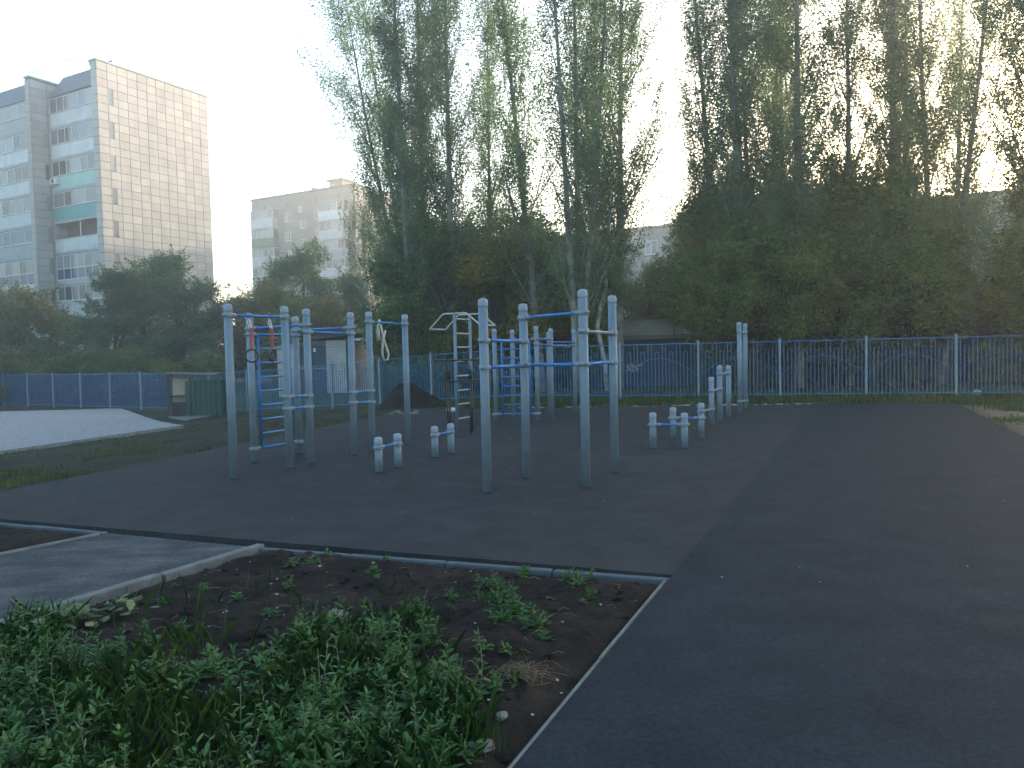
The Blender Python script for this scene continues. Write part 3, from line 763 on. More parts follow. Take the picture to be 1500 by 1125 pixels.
def brick_shed():
    p = D(520, 560, 45.0); s = 45.0 / FPX
    e = empty('brick_shed', (p.x, p.y, -.3), R(-14)); tag(e, 'brown brick shed with a white fascia and reddish roof beside the white garage', 'shed')
    zz = lambda py: EYE + (521 - py) * s + .3
    w = 41 * s * 1.1
    MB().bb(-.3, w, 0, 4, 0, zz(503)).build('wall', M['brick_brown'], e)
    MB().bb(-.1, w + .15, -.5, 4.1, zz(503) + .002, zz(495)).build('fascia', M['panel_white'], e)
    MB().bb(-.2, 22 * s, .3, 4, zz(495) + .002, zz(468)).build('upper_wall', M['brick_brown'], e)
    MB().bb(22 * s, 28 * s, .4, 4, zz(495) + .002, zz(470)).build('doorway', M['dark'], e)
    MB().bb(28 * s, 35 * s, .3, 4, zz(495) + .002, zz(469)).build('jamb', M['panel_grey'], e)
    z0, z1 = zz(468), zz(460); x0, x1 = -.5, 39 * s
    MB().add([(x0, -.1, z0), (x1, -.1, z0), (x1, 4.3, z0), (x0, 4.3, z0), (x0 + .5, 1.2, z1 + .2), (x1 - .9, 1.2, z1 + .2), (x1 - .9, 3.2, z1 + .2), (x0 + .5, 3.2, z1 + .2)],
             [(3, 2, 1, 0), (4, 5, 6, 7), (0, 1, 5, 4), (1, 2, 6, 5), (2, 3, 7, 6), (3, 0, 4, 7)]).build('roof', M['roof_red'], e)
brick_shed()

# ================================================================== FENCE
FH = 1.85; SP = 2.52
post_me = MB().bb(-.035, .035, -.035, .035, -.35, FH + .06).mesh('post', M['fence_post'])
pick_me = MB().tube([(0, 0, .10), (0, 0, FH - .04)], .0105, 5).mesh('picket', M['fence_blue'])
picks_me = MB().tube([(0, 0, .10), (0, 0, FH - .30)], .0105, 5).mesh('short_picket', M['fence_blue'])
def fence(name, label, start, direc, n, single):
    e = empty(name, (start[0], start[1], 0), 0); tag(e, label, 'fence')
    ang = math.atan2(direc[1], direc[0]); budget = 300
    zs_ = [ground_z(start[0] + direc[0] * SP * i, start[1] + direc[1] * SP * i) for i in range(n + 1)]
    for i in range(n + 1):
        o = link('post', post_me, e, (direc[0] * SP * i, direc[1] * SP * i, zs_[i]), ang); o.rotation_euler = (rnd.uniform(-.012, .012), rnd.uniform(-.012, .012), ang)
    rest = MB(); deep = MB()
    for i in range(n):
        a = Vector((direc[0] * SP * i, direc[1] * SP * i, zs_[i])); b = Vector((direc[0] * SP * (i + 1), direc[1] * SP * (i + 1), zs_[i + 1]))
        for h, rr in ((FH - .04, .016), (.14, .016)):
            MB().tube([a + Vector((0, 0, h)), b + Vector((0, 0, h))], rr, 6).build('rail', M['fence_blue'], e)
        arc = [a.lerp(b, t / 14) + Vector((0, 0, 0.72 + .62 * math.sin(math.pi * t / 14) ** .9)) for t in range(15)]
        MB().tube(arc, .011, 5).build('arched_bar', M['fence_blue'], e)
        np_ = 22
        for k in range(1, np_):
            t = k / np_; p = a.lerp(b, t); short = (k % 4 in (2, 3))
            if single and budget > 0:
                link('picket', picks_me if short else pick_me, e, (p.x, p.y, p.z), ang); budget -= 1
            else:
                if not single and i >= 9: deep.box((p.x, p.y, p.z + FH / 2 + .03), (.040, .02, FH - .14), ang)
                else: rest.tube([p + Vector((0, 0, .10)), p + Vector((0, 0, (FH - .30) if short else FH - .04))], .0105 if single else .014, 5)
            if short and k % 4 == 2 and k + 1 < np_:
                q = a.lerp(b, (k + 1) / np_)
                rest.tube([p + Vector((0, 0, FH - .30)), q + Vector((0, 0, FH - .30))], .0105, 5)
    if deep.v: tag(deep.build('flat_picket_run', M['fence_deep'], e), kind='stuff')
    if rest.v: tag(rest.build('picket_run', M['fence_blue'], e), kind='stuff')
    return e
fence('picket_fence', 'blue steel picket fence with grey posts along the far edge of the court', KINK, FB, 11, True)
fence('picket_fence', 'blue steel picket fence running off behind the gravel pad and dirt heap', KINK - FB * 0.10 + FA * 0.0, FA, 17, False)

# ================================================================== WORKOUT EQUIPMENT
PR = 0.054
def pole(parent, base, h, r=PR):
    p = MB().tube([(base.x, base.y, -.02), (base.x, base.y, h - .085)], r, 20).build('pole', M['pole'], parent, True)
    prof = [(r + .003, -.095), (r + .004, -.09), (r + .004, -.03), (r * .9, -.012), (r * .6, -.003), (r * .25, 0)]
    MB().lathe(prof, (base.x, base.y, h), 20).build('cap', M['cap'], p, True)
    MB().lathe([(r + .012, 0.004), (r + .008, .012), (r + .001, .014)], (base.x, base.y, 0), 20).build('ground_collar', M['black'], p, True)
    return p
def clamp(parent, c, d):
    """clamp sleeve at point c with its socket along unit direction d"""
    mb = MB(); mb.lathe([(PR + .010, -.027), (PR + .012, -.022), (PR + .012, .022), (PR + .010, .027)], (c.x, c.y, c.z), 20)
    mb.tube([c + d * (PR - .01), c + d * (PR + .045), c + d * (PR + .075)], [.030, .030, .024], 12)
    mb.tube([c - d * (PR - .01), c - d * (PR + .030)], [.024, .018], 10)
    o = mb.build('clamp', M['clamp'], parent, True)
    s = Vector((-d.y, d.x, 0))
    b = MB()
    b.tube([c - d * (PR + .018) - s * .034, c - d * (PR + .018) + s * .034], .008, 6)
    b.build('bolt', M['bolt'], o); return o
def bar(parent, a, b, z, z2=None, mat='bar', r=0.0185, clamps=(True, True), name='bar'):
    z2 = z if z2 is None else z2
    A = Vector((a.x, a.y, z)); B = Vector((b.x, b.y, z2)); d = (B - A).normalized()
    if clamps[0]: clamp(parent, A, d)
    if clamps[1]: clamp(parent, B, -d)
    MB().tube([A + d * PR * .8, B - d * PR * .8], r, 12).build(name, M[mat], parent, True)
    return A, B
def hz(base, py): return top_z(base, py)
def ladder_between(parent, a, b, zb, zt, n, inset=.16, rung='bar_grey'):
    A = Vector((a.x, a.y, 0)); B = Vector((b.x, b.y, 0)); d = (B - A).normalized()
    bar(parent, a, b, zt); bar(parent, a, b, zb)
    p, q = A + d * inset, B - d * inset
    l = MB().tube([(p.x, p.y, zb), (p.x, p.y, zt)], .021, 10).build('ladder_rail', M['bar'], parent, True)
    MB().tube([(q.x, q.y, zb), (q.x, q.y, zt)], .021, 10).build('ladder_rail', M['bar'], parent, True)
    for i in range(1, n):
        z = zb + (zt - zb) * i / n
        MB().tube([(p.x, p.y, z), (q.x, q.y, z)], .0165, 10).build('rung', M[rung], parent, True)

# -- left frame
def zz3(x, y): return 320 + x / 3.75, 420 + y / 3.75
PX = [((343, 702), 445), ((373, 677), 459), ((424.5, 685.5), 448.5), ((439, 665), 463.5), ((456, 679.5), 452.5), ((519.5, 667), 457.5), ((546, 661.5), 456.5), ((598, 651), 460.5)]
P = [W(*b) for b, t in PX]
lf = empty('workout_frame', (P[2].x, P[2].y, 0)); tag(lf, 'blue and grey pipe workout frame with ladder wall and a rope hanging from it', 'workout frame')
def rel(v): return Vector((v.x - lf.location.x, v.y - lf.location.y, 0))
heights = [top_z(P[i], PX[i][1]) for i in range(8)]
LP = [rel(p) for p in P]
for i in range(8): pole(lf, LP[i], heights[i])
def zat(i, yz): return top_z(P[i], 420 + yz / 3.75)
b13 = bar(lf, LP[0], LP[2], zat(0, 155), zat(2, 167))
bar(lf, LP[1], LP[4], zat(1, 230), zat(4, 210))
bar(lf, LP[3], LP[5], zat(3, 240), zat(5, 225))
bar(lf, LP[4], LP[5], zat(4, 248), zat(5, 257))
ladder_between(lf, LP[1], LP[3], zat(1, 890), zat(1, 262), 8, rung='bar_pale')
bar(lf, LP[2], LP[4], zat(2, 605), zat(4, 598)); bar(lf, LP[2], LP[4], zat(2, 670), zat(4, 660))
bar(lf, LP[5], LP[6], zat(5, 580), zat(6, 573)); bar(lf, LP[5], LP[6], zat(5, 637), zat(6, 633))
b78 = bar(lf, LP[6], LP[7], zat(6, 193), zat(7, 205))
# gymnastic rings hanging from the first bar
for t, lab in ((.345, 'dark gymnastic ring on a red strap hanging next to the outer pole'), (.715, 'dark gymnastic ring on a red strap hanging nearer the ladder, seen edge on')):
    A = b13[0].lerp(b13[1], t) + Vector(lf.location); rr = .085; dd_ = (b13[1] - b13[0]).normalized(); sd = Vector((-dd_.y, dd_.x, 0))
    e = empty('gymnastic_ring', A); tag(e, lab, 'gymnastic ring', 'pair of gymnastic rings')
    lp = [sd * (.030 * math.sin(w)) + Vector((0, 0, .026 * math.cos(w) - .006)) for w in np.linspace(-2.6, 2.6, 12)]
    MB().tube([lp[0]] + lp + [lp[-1]], .008, 6).build('strap_loop', M['bar'], e)
    m = MB(); m.tube([(.0, 0, -.03), (.018, 0, -.10), (.03, 0, -.17)], .011, 6); m.tube([(.0, 0, -.03), (-.018, 0, -.09), (.012, 0, -.17)], .011, 6); m.build('cord', M['strap_white'], e)
    MB().tube([(.02, 0, -.16), (.03, .004, -.26), (.02, 0, -.36), (.024, 0, -.46)], [.016, .018, .017, .016], 6).build('strap', M['strap_red'], e)
    ang = .25 if t < .5 else 1.35
    MB().tube([(.024 + rr * math.sin(w) * math.cos(ang), rr * math.sin(w) * math.sin(ang), -.46 - rr + rr * math.cos(w)) for w in np.linspace(0, 2 * math.pi, 24, endpoint=False)], .0125, 8, closed=True).build('ring', M['ring'], e, True)
# looped climbing rope
A = b78[0].lerp(b78[1], .31) + Vector(lf.location)
dp = P[6].y
def rp(x, y, dy=0.0):
    q = D(*zz3(x, y), A.y + dy); return (q.x - A.x, q.y - A.y, q.z - A.z)
e = empty('climbing_rope', A); tag(e, 'thick off-white climbing rope tied in loops on the pipe frame', 'rope')
ax = rp(885, 190)
MB().tube([rp(876, 300, -.02), rp(872, 250, -.03), rp(878, 205, -.05), rp(884, 184, -.02), rp(890, 205, .05), rp(900, 250, .03), rp(912, 300, 0), rp(935, 370, -.01), rp(930, 402, -.02), rp(912, 405, -.02), rp(900, 370, -.03), rp(902, 310, -.05), rp(917, 240, -.05)], .019, 8).build('loop', M['rope'], e, True)
MB().tube([rp(880, 240, -.06), rp(884, 290, -.07), rp(896, 300, -.07), rp(905, 270, -.06), rp(890, 215, -.05), rp(880, 250, -.05)], .019, 8).build('knot', M['rope'], e, True)

# -- low push-up bars
def low_bar(bases, tops, bary, label):
    p = [W(*b) for b in bases]; e = empty('push_up_bar', (p[0].x, p[0].y, 0)); tag(e, label, 'push-up bar', 'low push-up bars')
    q = [Vector((v.x - p[0].x, v.y - p[0].y, 0)) for v in p]
    for i in range(2): pole(e, q[i], top_z(p[i], tops[i]))
    bar(e, q[0], q[1], top_z(p[0], bary[0]), top_z(p[1], bary[1]))
low_bar(((555.5, 692), (583.5, 684.5)), (640, 634.7), (655.5, 649.5), 'low two-post push-up bar beside the pole with the rope bar')
low_bar(((637.5, 670), (661, 664)), (624, 620), (637.3, 632.3), 'low two-post push-up bar in front of the white ladder rack')
low_bar(((956.8, 656.5), (1003, 657)), (604, 604.5), (622, 622), 'low push-up bar whose grip runs square to the posts, near the tall zigzag frame')

# -- zigzag frame in the middle
def z4(x, y): return 600 + x / 3.309, 400 + y / 3.309
CB = [((714, 721), 437), ((771.6, 700), 444.7), ((858.7, 713), 423.6), ((901, 693), 432.6)]
Cw = [W(*b) for b, t in CB]
cf = empty('workout_frame', (Cw[1].x, Cw[1].y, 0)); tag(cf, 'tall four-pole zigzag pull-up frame with blue bars standing alone on the asphalt', 'workout frame')
CL = [Vector((v.x - Cw[1].x, v.y - Cw[1].y, 0)) for v in Cw]
for i in range(4): pole(cf, CL[i], top_z(Cw[i], CB[i][1]))
def cz(i, y): return top_z(Cw[i], 400 + y / 3.309)
for i in range(3): bar(cf, CL[i], CL[i + 1], 1.435 + .006 * i, r=.0205)
bar(cf, CL[0], CL[1], cz(0, 327), cz(1, 331)); bar(cf, CL[1], CL[2], cz(1, 217), cz(2, 190)); bar(cf, CL[2], CL[3], cz(2, 281), cz(3, 290), mat='bar_grey')

# -- far frame with wall bars
FBs = [((727, 616.7), 481.6), ((753, 610.6), 483), ((788, 616), 477.7), ((809, 612.5), 481), ((842.7, 604), 482.5), ((806, 607), 486)]
Fw = [W(*b) for b, t in FBs]
ff = empty('workout_frame', (Fw[2].x, Fw[2].y, 0)); tag(ff, 'pipe workout frame with blue wall bars near the far edge of the court', 'workout frame')
FL = [Vector((v.x - Fw[2].x, v.y - Fw[2].y, 0)) for v in Fw]
for i in range(6): pole(ff, FL[i], top_z(Fw[i], FBs[i][1]))
def fz(i, y): return top_z(Fw[i], 400 + y / 3.309)
ladder_between(ff, FL[0], FL[2], fz(0, 683), fz(0, 325), 8, rung='bar')
bar(ff, FL[2], FL[3], fz(2, 322), fz(3, 320)); bar(ff, FL[2], FL[3], fz(2, 345), fz(3, 348))
bar(ff, FL[3], FL[4], fz(3, 335), fz(4, 335)); bar(ff, FL[1], FL[5], fz(1, 322), fz(5, 318)); bar(ff, FL[5], FL[4], fz(5, 350), fz(4, 351), mat='bar_grey')

# -- stepped posts on the right
def z5(x, y): return 900 + x / 4.328, 440 + y / 4.328
SB = [((986.4, 642), 596.4), ((1027.5, 643), 590), ((1042.6, 623), 552), ((1055, 617), 535), ((1067.5, 611.4), 535)]
Sw = [W(*b) for b, t in SB]
sf = empty('step_bars', (Sw[2].x, Sw[2].y, 0)); tag(sf, 'stepped row of five grey posts rising from low to chest height', 'exercise bars')
SL = [Vector((v.x - Sw[2].x, v.y - Sw[2].y, 0)) for v in Sw]
for i in range(5): pole(sf, SL[i], top_z(Sw[i], SB[i][1]))
def sz(i, y): return top_z(Sw[i], 440 + y / 4.328)
bar(sf, SL[0], SL[1], sz(0, 745), sz(1, 745)); bar(sf, SL[1], SL[2], sz(1, 702), sz(2, 691), mat='bar_grey')
bar(sf, SL[2], SL[3], sz(2, 573), sz(3, 560), mat='bar_grey'); bar(sf, SL[3], SL[4], sz(3, 466), sz(4, 460), mat='bar_grey')
hw = [W(1084, 603.6), W(1092.5, 600)]
hf = empty('pull_up_bar', (hw[0].x, hw[0].y, 0)); tag(hf, 'tall narrow two-post pull-up bar at the end of the stepped posts', 'pull-up bar')
HL = [Vector((v.x - hw[0].x, v.y - hw[0].y, 0)) for v in hw]
pole(hf, HL[0], top_z(hw[0], 471.6)); pole(hf, HL[1], top_z(hw[1], 473.7))
bar(hf, HL[0], HL[1], top_z(hw[0], 486), top_z(hw[1], 487), mat='bar_grey'); bar(hf, HL[0], HL[1], top_z(hw[0], 588), top_z(hw[1], 587), mat='bar_grey')

# -- white ladder rack with bent grips
ua, ub = W(670, 632), W(692, 628)
lr = empty('ladder_rack', (ua.x, ua.y, 0)); tag(lr, 'worn white ladder rack with bent wide-grip pull-up tubes on top', 'pull-up rack')
ub_ = Vector((ub.x - ua.x, ub.y - ua.y, 0)); H1 = top_z(ua, 458.5)
for q in (Vector((0, 0, 0)), ub_):
    MB().tube([(q.x, q.y, -.02), (q.x, q.y, H1)], .032, 10).build('upright', M['pole'], lr, True)
for y in (222, 293, 360, 428, 500, 570, 637, 707):
    z = top_z(ua, 400 + y / 3.309); MB().tube([(0, 0, z), (ub_.x, ub_.y, z)], .017, 8).build('rung', M['galv'], lr, True)
pdn = Vector((ub_.y, -ub_.x, 0)).normalized(); zc = H1 - .01; ends = []
for q in (Vector((0, 0, 0)), ub_):
    pts = [q - pdn * .62 + Vector((0, 0, zc - .30)), q - pdn * .28 + Vector((0, 0, zc)), q + pdn * .28 + Vector((0, 0, zc)), q + pdn * .62 + Vector((0, 0, zc - .26))]
    sm = []
    for i in range(len(pts) - 1):
        for t in (0.04, .25, .5, .75, .96): sm.append(pts[i].lerp(pts[i + 1], t))
    MB().tube([pts[0]] + sm + [pts[-1]], .017, 8).build('grip_tube', M['galv'], lr, True); ends.append(pts)
for k in (0, 3): MB().tube([ends[0][k], ends[1][k]], .017, 8).build('grip_end', M['galv'], lr, True)
# -- black dip station beside it
dpY = ua.y - .35
db_ = D(652, 628, dpY); ds = empty('dip_station', (db_.x, db_.y, 0)); tag(ds, 'black steel dip station with two long arms beside the white ladder rack', 'dip station')
def q4(x, y, dy=0): v = D(*z4(x, y), dpY); return Vector((v.x - db_.x, dy, v.z))
zt = q4(110, 425).z; zl = q4(165, 525).z
for dy in (0, .55):
    xs0, xs1 = q4(110, 0).x, q4(340, 0).x
    MB().tube([(xs0, dy, zt), (xs1, dy, zt)], .018, 8).build('arm', M['black'], ds, True)
    for x in (168, 280):
        X = q4(x, 0).x
        MB().tube([(X, dy, -.02), (X, dy, zl - .0)], .018, 8).build('leg', M['black'], ds, True)
        MB().tube([(X, dy, zl), (X, dy, zl + .18), (X - .10, dy, zt)], .016, 8).build('strut', M['black'], ds, True)
    MB().tube([(q4(160, 0).x, dy, zl), (xs1, dy, zl)], .016, 8).build('cross_rail', M['black'], ds, True)
for x in (168, 280): X = q4(x, 0).x; MB().tube([(X, 0, zl), (X, .55, zl)], .016, 8).build('tie_bar', M['black'], ds, True)

# ================================================================== SMALL THINGS
def lump(c, s, rr, n=7, m=5, jag=.25):
    mb = MB(); rows = []
    vs = [(c[0], c[1], c[2] + s[2])]
    for j in range(1, m):
        ph = math.pi * j / m
        for i in range(n):
            th = 2 * math.pi * i / n; k = 1 + rr.uniform(-jag, jag)
            vs.append((c[0] + s[0] * k * math.sin(ph) * math.cos(th), c[1] + s[1] * k * math.sin(ph) * math.sin(th), c[2] + s[2] * k * math.cos(ph)))
    vs.append((c[0], c[1], c[2] - s[2])); fs = []
    for i in range(n): fs.append((0, 1 + i, 1 + (i + 1) % n))
    for j in range(m - 2):
        for i in range(n): a = 1 + j * n; fs.append((a + i, a + n + i, a + n + (i + 1) % n, a + (i + 1) % n))
    last = len(vs) - 1; a = 1 + (m - 2) * n
    for i in range(n): fs.append((last, a + (i + 1) % n, a + i))
    return vs, fs
def heap(name, c, rx, ry, h, mat, label, cat, seed):
    r2 = random.Random(seed); n, m = 44, 16; vs = [(c.x, c.y, ground_z(c.x, c.y) + h)]; fs = []
    ph = [r2.uniform(0, 6) for _ in range(6)]
    for j in range(1, m + 1):
        t = j / m
        for i in range(n):
            th = 2 * math.pi * i / n; k = 1 + .12 * math.sin(3 * th + ph[0]) + .07 * math.sin(7 * th + ph[1])
            x = c.x + rx * t * k * math.cos(th); y = c.y + ry * t * k * math.sin(th)
            z = h * (.5 + .5 * math.cos(math.pi * t ** 1.15)) * (1 + .16 * math.sin(5 * th + ph[2] + t * 6)) + r2.uniform(-.05, .05) * (1 - t * .6)
            vs.append((x, y, ground_z(x, y) + z - .04 * t))
    for i in range(n): fs.append((0, 1 + i, 1 + (i + 1) % n))
    for j in range(m - 1):
        a = 1 + j * n
        for i in range(n): fs.append((a + i, a + n + i, a + n + (i + 1) % n, a + (i + 1) % n))
    o = MB().add(vs, fs).build(name, mat, None, True); return tag(o, label, cat)
hc = G(598, 598)
hp = Vector((hc.x - .1, hc.y + .6, 0))
heap('dirt_heap', hp, 1.35, 1.0, .70, M['soil'], 'dark heap of dug earth between the court and the fence', 'dirt heap', 4)
r3 = random.Random(8)
for k in range(9):
    p = G(566 + k * 5.5 + r3.uniform(-2, 2), 607 + r3.uniform(-3, 3)); s = r3.uniform(.05, .11)
    v, f = lump((0, 0, 0), (s * 1.3, s, s * .6), r3); o = MB().add(v, f).build('rubble_stone', M['stone']); o.location = (p.x, p.y, ground_z(p.x, p.y) + s * .35)
    tag(o, 'grey rubble stone at the foot of the dark dirt heap', 'stone', 'rubble at the dirt heap')
p = W(662, 604); v, f = lump((0, 0, 0), (.15, .10, .075), r3, 10, 7, .15); o = MB().add(v, f).build('plastic_bag', M['white_bit'], None, True); o.location = (p.x, p.y, .06); tag(o, 'crumpled white plastic bag behind the white ladder rack', 'bag')
p = G(1431, 580); v, f = lump((0, 0, 0), (.17, .12, .12), r3, 9, 6, .2); o = MB().add(v, f).build('plastic_bag', M['white_bit'], None, True); o.location = (p.x, p.y, ground_z(p.x, p.y) + .08); tag(o, 'white rubbish bag on the grass by the fence near the end of the running strip', 'bag')
for px, py, s, lab in ((706, 1111, .042, 'pale stone at the edge of the weeds by the strip edging'), (735, 1066, .026, 'small grey stone in the soil beside the straw'), (490, 914, .05, 'flat grey clod lying across the dug soil'), (975, 852, .016, 'pale pebble in the corner where kerb meets running strip')):
    q = W(px, py, -.03); v, f = lump((0, 0, 0), (s * 1.5, s, s * .6), r3, 9, 6, .2); o = MB().add(v, f).build('stone', M['stone']); o.location = (q.x, q.y, bed_z(q.x, q.y) + s * .3); o.rotation_euler = (0, 0, r3.uniform(0, 3)); tag(o, lab, 'stone')
# litter and pebbles strewn over the asphalt
mb = MB()
for k in range(80):
    px = r3.uniform(60, 1480); py = 600 + 300 * r3.random() ** 2.2
    q = W(px, py, .006)
    inside = (q.y > 6.6 + (-.383) * (q.x + 1.5) or q.x > c1[0] + (q.y - c1[1]) * .455) and q.x > -6 + (q.y - 9.7) * .26 and q.x < 11.8 - (20.5 - q.y) * .42 and q.y < 20
    if not inside: continue
    s = r3.uniform(.003, .009) * (1.0 if q.y < 9 else 1.4); v, f = lump((q.x, q.y, .008 + s * .2), (s * 1.4, s, s * .35), r3, 5, 3, .3); mb.add(v, f)
tag(mb.build('pebbles', M['white_bit']), 'white pebbles and paper scraps strewn over the asphalt', 'litter', kind='stuff')
mb = MB()
for k in range(60):
    t = r3.random(); a = Vector(c2).lerp(Vector(c3), t * .75); s = r3.uniform(.02, .06)
    v, f = lump((a.x, a.y + r3.uniform(.05, .4), -.01), (s * 1.6, s, s * .35), r3, 6, 4, .3); mb.add(v, f)
tag(mb.build('rubble', M['white_bit']), 'pale rubble along the far edge of the asphalt', 'rubble', kind='stuff')

# green bin shelter
gp = G(281, 611.5)
def bin_shelter():
    e = empty('bin_shelter', (gp.x, gp.y, ground_z(gp.x, gp.y) + .07), R(12)); tag(e, 'dark green corrugated metal bin shelter with plank lid on a concrete pad', 'bin shelter')
    s = gp.y / FPX; w = 42 * s * 1.02; dpt = 1.0; h = 51 * s
    def corr(ax, ay, bx, by, name):
        n = int(math.hypot(bx - ax, by - ay) / .05); v = []; f = []
        dx, dy = (bx - ax), (by - ay); L = math.hypot(dx, dy); nx_, ny_ = dy / L, -dx / L
        for i in range(n + 1):
            t = i / n; o_ = .018 * (1 if (i // 2) % 2 else -1)
            x, y = ax + dx * t + nx_ * o_, ay + dy * t + ny_ * o_
            v += [(x, y, 0), (x, y, h), (x - nx_ * .006, y - ny_ * .006, 0), (x - nx_ * .006, y - ny_ * .006, h)]
        for i in range(n):
            a = 4 * i; f += [(a, a + 4, a + 5, a + 1), (a + 2, a + 3, a + 7, a + 6), (a + 1, a + 5, a + 7, a + 3)]
        MB().add(v, f).build(name, M['green_sheet'], e)
    corr(0, 0, w, 0, 'front_sheet'); corr(-.30, .28, -.02, .0, 'side_sheet'); corr(w, 0, w, dpt, 'side_sheet'); corr(w, dpt, -.3, dpt, 'back_sheet')
    for x, y in ((-.95, .35), (-.95, dpt + .1), (w - .1, dpt + .1)):
        MB().bb(x - .04, x + .04, y - .04, y + .04, 0, h + .28).build('post', M['plank'], e)
    MB().add([(-1.1, .2, h + .30), (w - .3, .2, h + .18), (w - .3, dpt + .3, h + .24), (-1.1, dpt + .3, h + .36), (-1.1, .2, h + .34), (w - .3, .2, h + .22), (w - .3, dpt + .3, h + .28), (-1.1, dpt + .3, h + .40)],
             [(3, 2, 1, 0), (4, 5, 6, 7), (0, 1, 5, 4), (1, 2, 6, 5), (2, 3, 7, 6), (3, 0, 4, 7)]).build('roof_plank', M['plank'], e)
    MB().bb(-.92, -.28, dpt + .02, dpt + .06, .15, h + .1).build('back_board', M['pale_wood'], e)
    MB().bb(-.85, -.35, .5, .9, .0, .55).build('crate', M['black'], e); MB().bb(-.95, -.25, .45, .95, .78, .84).build('shelf', M['plank'], e)
bin_shelter()
cp = G(262, 608)
e = empty('wooden_chair', (cp.x, cp.y, ground_z(cp.x, cp.y) + .065), R(25)); tag(e, 'small pale wooden chair in front of the green bin shelter', 'chair')
bevel(MB().bb(-.15, .15, -.14, .14, .28, .31).build('seat', M['pale_wood'], e), .006)
bevel(MB().bb(-.15, .15, .125, .15, .36, .56).build('backrest', M['pale_wood'], e), .006)
for sx in (-.125, .125):
    MB().bb(sx - .014, sx + .014, -.125, -.10, -.01, .279).build('leg', M['pale_wood'], e); MB().bb(sx - .014, sx + .014, .10, .124, -.01, .56).build('leg', M['pale_wood'], e)

# ================================================================== VEGETATION
def leaves_mesh(name, pts, size, mat, rs_, flat=.35, aspect=.62):
    n = len(pts); pts = np.asarray(pts)
    a = rs_.normal(size=(n, 3)); a[:, 2] *= (1 - flat); a /= np.linalg.norm(a, axis=1, keepdims=True)
    b = rs_.normal(size=(n, 3)); b -= a * (a * b).sum(1, keepdims=True); b /= np.linalg.norm(b, axis=1, keepdims=True)
    s = (size * rs_.uniform(.6, 1.35, n))[:, None]
    v = np.stack([pts - a * s * .5, pts + b * s * aspect * .5 - a * s * .08, pts + a * s * .5, pts - b * s * aspect * .5 - a * s * .08], 1).reshape(-1, 3)
    return np_mesh(name, v, np.arange(4 * n).reshape(-1, 4), mat, 4)

def poplar(seed, H, width, nleaf, stems=1, bare=.12, size=.085, spread=.0):
    rs_ = np.random.RandomState(seed); mb = MB(); L = []
    for s_ in range(stems):
        az0 = s_ * 2.4 + seed; off = (0 if stems == 1 else spread)
        lean = np.array((math.cos(az0), math.sin(az0))) * off
        ph = rs_.uniform(0, 6, 2)
        def axis_(t): return np.array((lean[0] * t * (1.2 - .3 * t) + .16 * math.sin(2.6 * t + ph[0]) * t, lean[1] * t * (1.2 - .3 * t) + .16 * math.sin(2.1 * t + ph[1]) * t, H * t * (1 if s_ == 0 else .9)))
        r0 = .15 * (H / 20) * (1 if stems == 1 else .8)
        ts = np.linspace(0, 1, 15); mb.tube([axis_(t) - (np.array((0, 0, .2)) if t == 0 else 0) for t in ts], [max(.012, r0 * (1.12 - t * 1.08)) for t in ts], 8)
        nb = int(84 / stems ** .4)
        for k in range(nb):
            t = bare + (1 - bare) * (k + rs_.rand()) / nb; base = axis_(t); az = rs_.uniform(0, 6.283)
            ln = width * (.35 + 1.1 * (1 - t) ** .7) * rs_.uniform(.55, 1.15) * (.55 + .45 * min(1, (t - bare) / .18 + .25))
            ang = rs_.uniform(.35, .95); pts = []
            for q in range(6):
                u = q / 5; out = ln * (math.sin(ang) * u - .12 * u * u); up = ln * (math.cos(ang) * u * 1.15 + .25 * u * u)
                pts.append(base + np.array((math.cos(az) * out, math.sin(az) * out, up)))
            rb = max(.010, r0 * .28 * (1.1 - t)); mb.tube(pts, [rb * (1.05 - .85 * u / 5) for u in range(6)], 5, caps=False)
            nl = int(nleaf / nb / stems * (.5 + ln / width))
            tw = rs_.randint(3, 7); cl = rs_.uniform(.2, 1.08, tw)
            cidx = rs_.randint(0, tw, nl); u = np.clip(cl[cidx] + rs_.normal(0, .09, nl), .08, 1.12) * 5
            i0 = np.clip(u.astype(int), 0, 4); fr = (u - i0)[:, None]; PA = np.array(pts)
            c = PA[i0] * (1 - fr) + PA[i0 + 1] * fr
            cofs = rs_.normal(0, .26, (tw, 3)); sg = rs_.uniform(.08, .26, tw)
            L.append(c + cofs[cidx] + rs_.normal(0, 1, (nl, 3)) * np.array((1., 1., 1.25)) * sg[cidx][:, None])
    return mb, leaves_mesh('crown', np.concatenate(L), size, M['leaf_poplar'], rs_)
